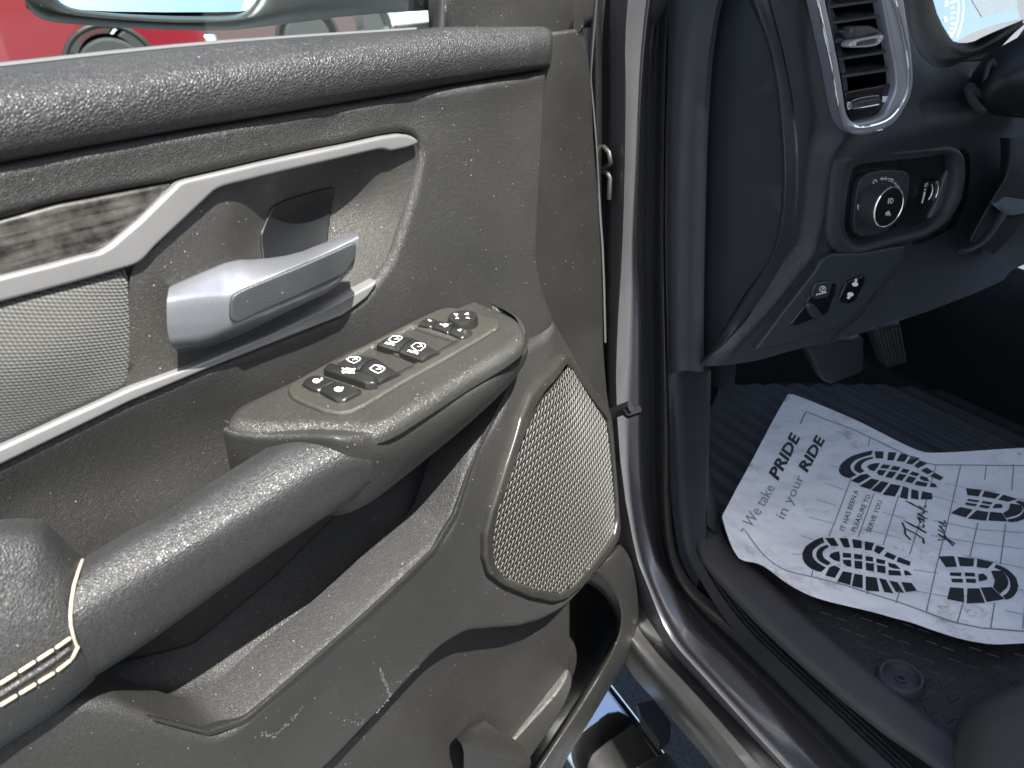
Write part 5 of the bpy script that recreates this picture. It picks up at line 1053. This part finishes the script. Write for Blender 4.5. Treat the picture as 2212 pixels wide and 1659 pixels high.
# paper mat ---------------------------------------------------------------------
def Z4(x, y): return (1508.7 + x * .3572, 822.9 + y * .3572)
L4 = lambda *L: [Z4(*p) for p in L]
PZ = ZM + .006
PFm = ZF(PZ)
po = [(545, 72, .0), (640, 105, 0), (800, 170, 0), (950, 235, .004), (1100, 310, .006), (1200, 362, .008), (1300, 410, .010), (1350, 428, .010), (1400, 437, .009), (1550, 430, .006), (1750, 417, .004), (1969, 405, .004), (2150, 398, .0),
      (2150, 1560, 0), (2050, 1580, 0), (1950, 1587, .002), (1800, 1595, .006), (1720, 1588, .008), (1600, 1565, .006), (1400, 1500, .004), (1290, 1462, .008), (1180, 1435, .010), (1050, 1395, .006), (900, 1360, .006), (760, 1328, .010), (650, 1290, .014), (560, 1240, .014), (500, 1200, .012), (440, 1150, .010), (385, 1112, .012),
      (330, 1095, .018), (290, 1092, .024), (250, 1080, .030), (225, 1045, .034), (200, 1000, .038), (170, 920, .042), (150, 850, .042), (142, 815, .036), (170, 765, .026), (230, 650, .014), (340, 450, .006), (450, 240, .002)]
pc = [(400, 900, .004), (330, 1000, .010), (900, 800, .002), (1300, 600, .004), (1400, 520, .004), (1500, 1000, .002), (1000, 1200, .003), (700, 1100, .004), (1700, 1300, .002), (600, 500, .002), (300, 850, .014), (260, 960, .020), (1100, 450, .004), (1700, 800, .0), (1200, 1300, .004)]
PO = [(*Z4(x, y), w_) for x, y, w_ in po]; PC = [(*Z4(x, y), w_) for x, y, w_ in pc]
paper_o = sheet('paper_floor_mat', PFm, PO, paper_mat, None, ctrl=PC, roll=0, sp=.010, ch=1, skirt=.0, esp=.009)
me = paper_o.data
top(paper_o, 'white printed paper mat with black boot prints lying crumpled on the rubber mat', 'paper mat')
ps = ob_surf[paper_o.name]
ORG[paper_o] = np.zeros(3)
PS = ps; W1 = .0008
B_front = [[(750, 945), (725, 953), (700, 965), (672, 982), (650, 1000), (636, 1024), (628, 1050), (630, 1082), (640, 1110), (658, 1132), (680, 1150), (708, 1162), (740, 1170), (770, 1140), (742, 1126), (720, 1110), (702, 1092), (690, 1070), (688, 1050), (692, 1030), (704, 1014), (722, 1000), (740, 988), (762, 978)],
           [(780, 992), (755, 1000), (735, 1010), (720, 1026), (712, 1045), (712, 1066), (718, 1085), (730, 1100), (748, 1112), (780, 1127), (798, 1106), (780, 1096), (765, 1085), (755, 1072), (750, 1058), (750, 1044), (756, 1030), (768, 1018), (788, 1008)],
           [(790, 1070), (798, 1052), (822, 1040), (850, 1036), (856, 1070), (854, 1102), (820, 1094)],
           [(765, 950), (820, 950), (848, 1002), (803, 1002)], [(850, 952), (902, 955), (918, 1012), (880, 1012)], [(930, 960), (985, 970), (988, 1018), (937, 1015)], [(1005, 975), (1062, 985), (1045, 1032), (1005, 1028)], [(1075, 1000), (1127, 1015), (1092, 1055), (1060, 1036)], [(1140, 1040), (1197, 1065), (1178, 1090), (1120, 1066)], [(1208, 1070), (1282, 1100), (1276, 1126), (1197, 1100)],
           [(872, 1045), (922, 1048), (922, 1076), (872, 1076)], [(940, 1050), (990, 1058), (990, 1086), (940, 1082)], [(1010, 1065), (1055, 1072), (1055, 1100), (1010, 1094)], [(1076, 1080), (1128, 1092), (1126, 1116), (1074, 1106)], [(1144, 1105), (1190, 1115), (1222, 1145), (1180, 1142), (1150, 1130)],
           [(872, 1088), (922, 1090), (924, 1132), (900, 1130), (876, 1112)], [(942, 1094), (990, 1098), (990, 1146), (944, 1142)], [(1010, 1106), (1060, 1112), (1060, 1160), (1012, 1152)], [(1078, 1120), (1130, 1128), (1130, 1172), (1080, 1164)], [(1146, 1150), (1218, 1156), (1226, 1186), (1150, 1182)], [(1240, 1150), (1268, 1158), (1292, 1182), (1246, 1184)],
           [(790, 1138), (822, 1125), (857, 1145), (822, 1205), (765, 1190)], [(872, 1160), (927, 1170), (917, 1245), (837, 1225)], [(942, 1175), (992, 1182), (992, 1265), (925, 1250)], [(1010, 1190), (1076, 1197), (1092, 1285), (1010, 1277)], [(1090, 1200), (1132, 1210), (1177, 1297), (1122, 1287)], [(1152, 1215), (1202, 1226), (1242, 1292), (1192, 1287)], [(1225, 1224), (1288, 1230), (1320, 1277), (1252, 1287)]]
B_heel = [[(1450, 1068), (1545, 1064), (1562, 1130), (1495, 1132)], [(1565, 1068), (1667, 1078), (1662, 1127), (1580, 1125)], [(1685, 1078), (1785, 1100), (1747, 1137), (1682, 1130)],
          [(1800, 1110), (1835, 1122), (1870, 1140), (1900, 1166), (1922, 1192), (1935, 1238), (1928, 1272), (1908, 1302), (1886, 1318), (1858, 1326), (1838, 1302), (1862, 1288), (1878, 1268), (1886, 1244), (1884, 1218), (1876, 1192), (1856, 1168), (1826, 1146), (1788, 1130)],
          [(1768, 1150), (1832, 1150), (1858, 1174), (1872, 1202), (1874, 1228), (1864, 1254), (1822, 1292), (1780, 1252), (1792, 1210)], [(1520, 1165), (1590, 1165), (1586, 1187), (1520, 1184)], [(1610, 1164), (1670, 1166), (1672, 1188), (1610, 1186)], [(1526, 1202), (1596, 1202), (1598, 1226), (1534, 1224)], [(1615, 1202), (1675, 1202), (1678, 1228), (1620, 1226)],
          [(1690, 1174), (1722, 1168), (1746, 1190), (1744, 1206), (1696, 1218)], [(1520, 1254), (1602, 1260), (1606, 1346), (1502, 1326)], [(1625, 1260), (1697, 1260), (1732, 1347), (1620, 1352)], [(1704, 1255), (1772, 1250), (1850, 1322), (1742, 1342)]]
def affine(src, dst):
    A = np.c_[np.array(src, float), np.ones(len(src))]; X = np.linalg.lstsq(A, np.array(dst, float), rcond=None)[0]
    return lambda P: [tuple(np.array([p[0], p[1], 1.]) @ X) for p in P]
fa = affine([(628, 1050), (750, 945), (740, 1170), (1280, 1100), (1320, 1277), (765, 950), (1120, 1287)], [(865, 515), (1050, 410), (912, 603), (1490, 615), (1392, 712), (1065, 425), (1230, 700)])
fh = affine([(1450, 1068), (1785, 1100), (1935, 1238), (1502, 1326), (1732, 1347), (1562, 1130)], [(1645, 650), (1935, 712), (2010, 800), (1530, 790), (1740, 862), (1650, 705)])
def prints(Ls, f_=lambda q: q): return polys_on(PFm, [L4(*f_(P)) for P in Ls], W1, PS)
for Ls, f_, lb in ((B_front, lambda q: q, None), (B_front, fa, None), (B_heel, lambda q: q, None), (B_heel, fh, None)):
    V, F = prints(Ls, f_); part('boot_print', V, F, black_print, paper_o, smooth=False)
V, F = merge([lines_on(PFm, [L4((615, 262), (650, 183), (790, 243), (930, 300), (1080, 375), (1200, 440), (1280, 478), (1350, 505), (1430, 520), (1650, 517), (1969, 517), (2140, 515)),
                             L4((255, 965), (265, 940), (300, 970), (350, 1025), (400, 1080), (480, 1140), (560, 1175), (700, 1205), (900, 1250), (1050, 1300), (1200, 1350), (1350, 1400), (1550, 1470), (1700, 1505), (1969, 1515), (2140, 1500))], W1, .0028, PS)])
part('printed_border', V, F, grey_print, paper_o, smooth=False)
for q in [L4((925, 590), (850, 790), (790, 940)), L4((690, 1160), (680, 1202)), L4((1035, 355), (1026, 405)), L4((1060, 690), (965, 950)), L4((855, 1215), (840, 1240)), L4((1290, 480), (1285, 500)), L4((1210, 700), (1115, 1000)), L4((1025, 1280), (1015, 1300)), L4((1435, 520), (1400, 640)), L4((1380, 720), (1275, 1060)), L4((1215, 1280), (1190, 1360)),
                      L4((1585, 517), (1520, 800), (1440, 1120), (1375, 1410)), L4((1740, 517), (1730, 600)), L4((1690, 860), (1640, 1070)), L4((1600, 1345), (1560, 1480)), L4((1905, 520), (1895, 660)), L4((1860, 860), (1825, 1110)), L4((1790, 1345), (1765, 1505)), L4((2070, 520), (2020, 900), (1960, 1500))]:
    V, F = lines_on(PFm, [q], W1, .0016, PS); part('printed_grid', V, F, grey_print, paper_o, smooth=False)
gl = plain('pale_print', (.50, .51, .53), .6)
for q in [L4((800, 515), (860, 535)), L4((760, 620), (905, 672)), L4((715, 718), (832, 760)), L4((670, 822), (830, 868)), L4((620, 932), (760, 985)), L4((565, 1048), (625, 1056)), L4((1490, 622), (1640, 655)), L4((1110, 800), (1250, 840)), L4((1400, 700), (1560, 735)), L4((1420, 850), (1700, 900), (1969, 912)), L4((1000, 900), (1230, 960)), L4((1400, 940), (1700, 985), (1969, 1012)),
                      L4((1300, 1150), (1450, 1170)), L4((1600, 1060), (1969, 1130)), L4((1320, 1280), (1500, 1310)), L4((1850, 1390), (1969, 1412)), L4((1940, 1260), (2100, 1290))]:
    V, F = lines_on(PFm, [q], W1, .0022, PS); part('printed_grid', V, F, gl, paper_o, smooth=False)
for s_, o_, e_, u_, mt, bo, shr_ in (('We take', (318, 928), (462, 655), (-62, -30), grey_print, 0, 0), ('PRIDE', (478, 612), (618, 338), (-62, -34), black_print, .035, .15), ('in your', (518, 842), (640, 588), (-56, -26), grey_print, 0, 0), ('RIDE', (655, 560), (768, 352), (-58, -30), black_print, .035, .15),
                                ('IT HAS BEEN A', (882, 912), (968, 672), (-30, -12), black_print, 0, 0), ('PLEASURE TO', (950, 920), (1042, 700), (-30, -12), black_print, 0, 0), ('SERVE YOU', (1040, 925), (1112, 738), (-30, -12), black_print, 0, 0)):
    V, F = text_on(PFm, s_, Z4(*o_), Z4(*e_), (u_[0] * .3572, u_[1] * .3572), W1, PS, shr_, bo); part('lettering', V, F, mt, paper_o, smooth=False)
# script lettering
def scr(Ls, o, ux, uy, wd=.0032):
    return lines_on(PFm, [[tuple(np.array(Z4(o[0] + x * ux[0] + y * uy[0], o[1] + x * ux[1] + y * uy[1]))) for x, y in chaikin(np.array(q, float), 2, False)] for q in Ls], W1, wd, PS)
TH = [[(1.0, 2.0), (.85, 1.2), (.6, .3), (.25, 0), (-.15, .2)], [(-.35, 1.5), (-.1, 2.1), (.5, 2.0), (1.0, 2.1), (1.7, 2.4)],
      [(1.5, .1), (1.9, 1.3), (2.15, 2.2), (2.0, 2.35), (1.85, 1.5), (1.6, 0)], [(1.65, .4), (1.95, 1.0), (2.2, .9), (2.15, .3), (2.35, .02), (2.65, .35)],
      [(3.3, .9), (3.0, 1.05), (2.7, .7), (2.65, .2), (2.85, 0), (3.15, .3), (3.35, 1.0)], [(3.35, 1.0), (3.28, .3), (3.42, .02), (3.65, .4)], [(3.72, 1.0), (3.62, 0)], [(3.66, .3), (3.9, .9), (4.1, 1.0), (4.25, .8), (4.2, .2), (4.38, .02), (4.6, .35)],
      [(4.6, .3), (4.95, 1.6), (5.12, 2.2), (4.98, 2.3), (4.82, 1.4), (4.62, 0)], [(4.7, .5), (5.05, 1.0), (5.2, .75), (4.85, .5), (5.15, .05), (5.5, .2)]]
YO = [[(0, 1), (.08, .3), (.32, .05), (.6, .4), (.8, 1)], [(.8, 1), (.65, .2), (.35, -.8), (-.05, -1.1), (-.25, -.8), (.25, -.2), (1.0, .35)], [(1.45, 1), (1.15, .8), (1.05, .2), (1.3, 0), (1.6, .3), (1.62, .8), (1.45, 1), (1.9, .8)],
      [(1.95, 1), (1.87, .3), (2.05, 0), (2.35, .35), (2.55, 1)], [(2.55, 1), (2.47, .2), (2.65, 0), (2.95, .4)]]
V, F = scr(TH, (1376, 990), (2, -41), (-62, -24)); part('lettering', V, F, black_print, paper_o, smooth=False)
V, F = scr(YO, (1502, 985), (2, -44), (-56, -18)); part('lettering', V, F, black_print, paper_o, smooth=False)

# ================================================================ surroundings seen through the window and under the door
def struct(o): o['kind'] = 'structure'; return o
V = [(x, y, z) for y, z in ((-300, 0), (5.5, 0), (8.5, .45), (300, .45)) for x in (-300, 300)]
struct(part('ground', V, [(0, 1, 3, 2), (2, 3, 5, 4), (4, 5, 7, 6)], asphalt_mat, None, smooth=False))
GZ = .45; LIFT = []
def wheel(parent, x, y, z, r_, wd):
    fr_ = Fr((x, y, z), (1, 0, 0), (0, 0, 1))
    w_ = lathe('wheel', fr_, (0, 0), [(r_ * .6, -wd), (r_ * .92, -wd), (r_, -wd * .8), (r_, wd * .8), (r_ * .92, wd), (r_ * .62, wd)], tyre_mat, parent, k=36)
    lathe('rim', fr_, (0, 0), [(r_ * .62, wd * .5), (r_ * .6, wd * .96), (r_ * .5, wd * .7), (r_ * .2, wd * .8), (.001, wd * .85)], silver, w_, k=30)
def vehicle(name, label, cat, x0, y0, L, h, paintm, pickup=True, group=None, fl=1):
    """a vehicle whose long side faces -y, front towards +x*fl"""
    t = thing(name, label, cat, (x0, y0, 0), group); LIFT.append(t)
    W_ = 1.9; wr = .40
    X = lambda u: x0 + fl * (u - L / 2)
    hb_ = h * .56
    a = [(0, .55), (.0, hb_), (.04 * L, hb_ + .04), (.40 * L, hb_ + .05), (.70 * L, hb_ + .02), (.97 * L, hb_ - .10), (L, hb_ - .25), (L, .50)]
    c1, c2 = .19 * L, .80 * L
    low = []
    for c in (c2, c1): low += [(c + (wr + .09) * math.cos(t_), .42 + (wr + .09) * math.sin(t_)) for t_ in np.linspace(0, math.pi, 12)]
    prof = a + [(L - .05, .42)] + low + [(0.05, .45)]
    n = len(prof); V = [(X(u), y0 - W_ / 2, z) for u, z in prof] + [(X(u), y0 + W_ / 2, z) for u, z in prof]
    F = [tuple(range(n)), tuple(range(2 * n - 1, n - 1, -1))] + [(i, n + i, n + (i + 1) % n, (i + 1) % n) for i in range(n)]
    b_ = part('body', V, F, paintm, t, smooth=False)
    u0, u1, u2, u3 = (.38 * L, .42 * L, .62 * L, .72 * L) if pickup else (.03 * L, .10 * L, .62 * L, .74 * L)
    V = [(X(u), y0 + s_ * (W_ / 2 - i_), z) for s_ in (-1, 1) for u, z, i_ in ((u0, hb_, .03), (u1, h, .16), (u2, h, .16), (u3, hb_, .03))]
    part('cabin', V, [(0, 1, 2, 3), (7, 6, 5, 4), (0, 4, 5, 1), (1, 5, 6, 2), (2, 6, 7, 3)], paintm, t, smooth=False)
    for ua, ub in (((u0 + .1, (u0 + u3) / 2 - .05)), ((u0 + u3) / 2 + .05, u3 - .12)):
        za, zb = hb_ + .05, h - .10; f_ = lambda z: .035 + (z - hb_) / (h - hb_) * .13 - .012
        ul = ua + .10 if ua < (u0 + u3) / 2 - .3 else ua; ur = ub - .28 if ub > (u0 + u3) / 2 + .3 else ub
        V = [(X(ua), y0 - W_ / 2 + f_(za) - .012, za), (X(ub), y0 - W_ / 2 + f_(za) - .012, za), (X(ur), y0 - W_ / 2 + f_(zb) - .012, zb), (X(ul), y0 - W_ / 2 + f_(zb) - .012, zb)]
        part('side_window', V, [(0, 1, 2, 3)], glass_dark, t, smooth=False)
    V = [(X(u3) + fl * .01, y0 - W_ / 2 + .12, hb_ + .04), (X(u3) + fl * .01, y0 + W_ / 2 - .12, hb_ + .04), (X(u2 + .04) + fl * .03, y0 + W_ / 2 - .22, h - .06), (X(u2 + .04) + fl * .03, y0 - W_ / 2 + .22, h - .06)]
    part('windscreen', V, [(0, 1, 2, 3)], glass_dark, t, smooth=False)
    for c in (c1, c2):
        wheel(t, X(c), y0 - W_ / 2 + .12, wr, wr, .12); wheel(t, X(c), y0 + W_ / 2 - .12, wr, wr, .12)
        fa_ = np.array([(X(c) + (wr + .12) * math.cos(t_), y0 - W_ / 2 - .01, .42 + (wr + .12) * math.sin(t_)) for t_ in np.linspace(-.1, math.pi + .1, 24)])
        tube('wheel_arch', fa_, .035, hard_dark, t)
    box('bumper', (min(X(L - .06), X(L + .14)), y0 - W_ / 2 + .02, .48), (max(X(L - .06), X(L + .14)), y0 + W_ / 2 - .02, .74), chrome if pickup else hard_dark, t, bev=.03)
    box('headlight', (min(X(L - .16), X(L + .01)), y0 - W_ / 2 - .008, .80), (max(X(L - .16), X(L + .01)), y0 - W_ / 2 + .35, 1.0), chrome, t, bev=.02)
    for u in ((u0 + u3) / 2 - .22, u3 - .95): box('door_handle', (X(u) - .08, y0 - W_ / 2 - .04, hb_ - .14), (X(u) + .08, y0 - W_ / 2 + .01, hb_ - .10), chrome, t, bev=.01)
    box('step_bar', (min(X(c1 + .6), X(c2 - .6)), y0 - W_ / 2 - .08, .36), (max(X(c1 + .6), X(c2 - .6)), y0 - W_ / 2 + .05, .44), hard_dark, t, bev=.02)
    return t
def gp_at(x, y, yd):                                       # world point on a ray at forward distance yd
    v = ray(x, y); t = yd / v[1]; return CAM + v * t
g1 = gp_at(60, 90, 10.5)
vehicle('red_pickup', 'glossy red pickup truck parked across the lot, seen below the wing mirror', 'truck', gp_at(228, 90, 11.0)[0] - .30 * 5.6, 12, 5.6, 2.2, red_paint)
vehicle('parked_car', 'dark maroon-grey car with its nose beyond the red pickup, seen right of it', 'car', gp_at(500, 70, 14)[0] , 15.5, 4.4, 1.55, plain('maroon_paint', (.06, .03, .03), .2, coat=1.), pickup=False)
vehicle('white_car', 'white car standing beyond the red pickup near the window frame', 'car', gp_at(800, 40, 17)[0] + 1, 17, 4.6, 1.5, white_paint, pickup=False)
vehicle('white_van', 'white van behind the red pickup, farthest vehicle to the left', 'van', gp_at(200, 40, 24)[0] - 2, 24, 5.2, 2.1, white_paint, pickup=False, fl=-1)
# kerb and grass strip, wall
o = box('pavement', (-60, 20.5, .2), (60, 23, .45), concrete, None); struct(o)
o = box('verge', (-60, 28, .2), (60, 60, .40), grass, None); struct(o)
def tree(x, y, h, r_, label, seed):
    rg = np.random.default_rng(seed); t = thing('tree', label, 'tree', (x, y, 0), 'trees behind the car park')
    P = np.array([(x, y, 0), (x + .1, y, h * .25), (x - .05, y, h * .5), (x + .1, y, h * .8)]); tube('trunk', P, [.22, .17, .11, .04], bark, t)
    n = 5200; cl_ = rg.normal(0, 1, (34, 3)) * np.array([r_ * .45, r_ * .45, h * .15]) + np.array([x, y, h * .66]); idx = rg.integers(0, 34, n)
    C = cl_[idx] + rg.normal(0, r_ * .17, (n, 3)); s_ = .13
    A = rg.normal(0, 1, (n, 3)); A /= np.linalg.norm(A, axis=1)[:, None]; B_2 = np.cross(A, rg.normal(0, 1, (n, 3))); B_2 /= np.linalg.norm(B_2, axis=1)[:, None]
    V = np.stack([C + A * s_, C + B_2 * s_ * .6, C - A * s_, C - B_2 * s_ * .6], 1).reshape(-1, 3); F = np.arange(4 * n).reshape(-1, 4)
    part('crown', V, F.tolist(), leaf_mat, t, smooth=False)
tree(gp_at(730, 40, 30)[0], 30, 7, 3.2, 'broad green tree beyond the car park, centre of the view', 1)
tree(gp_at(880, 30, 26)[0], 26, 6, 2.6, 'green tree closest to the window frame', 2)
tree(gp_at(400, 30, 34)[0], 34, 8, 3.8, 'tall tree hidden mostly behind the wing mirror', 3)
tree(gp_at(60, 30, 36)[0], 36, 8, 3.8, 'leftmost tree beyond the red pickup', 4)
bl = thing('building', 'pale low stucco building behind the trees', 'building', (5, 45, 0))
box('wall', (-22, 45, 0), (26, 55, 4.2), wall_mat, bl)
box('parapet', (-22.2, 44.8, 4.2), (26.2, 55.2, 4.6), concrete, bl)
for i in range(9): box('window', (-20 + i * 5, 44.96, 1.0), (-17.4 + i * 5, 45.02, 3.0), glass_dark, bl)

for t in LIFT: t.location.z = GZ
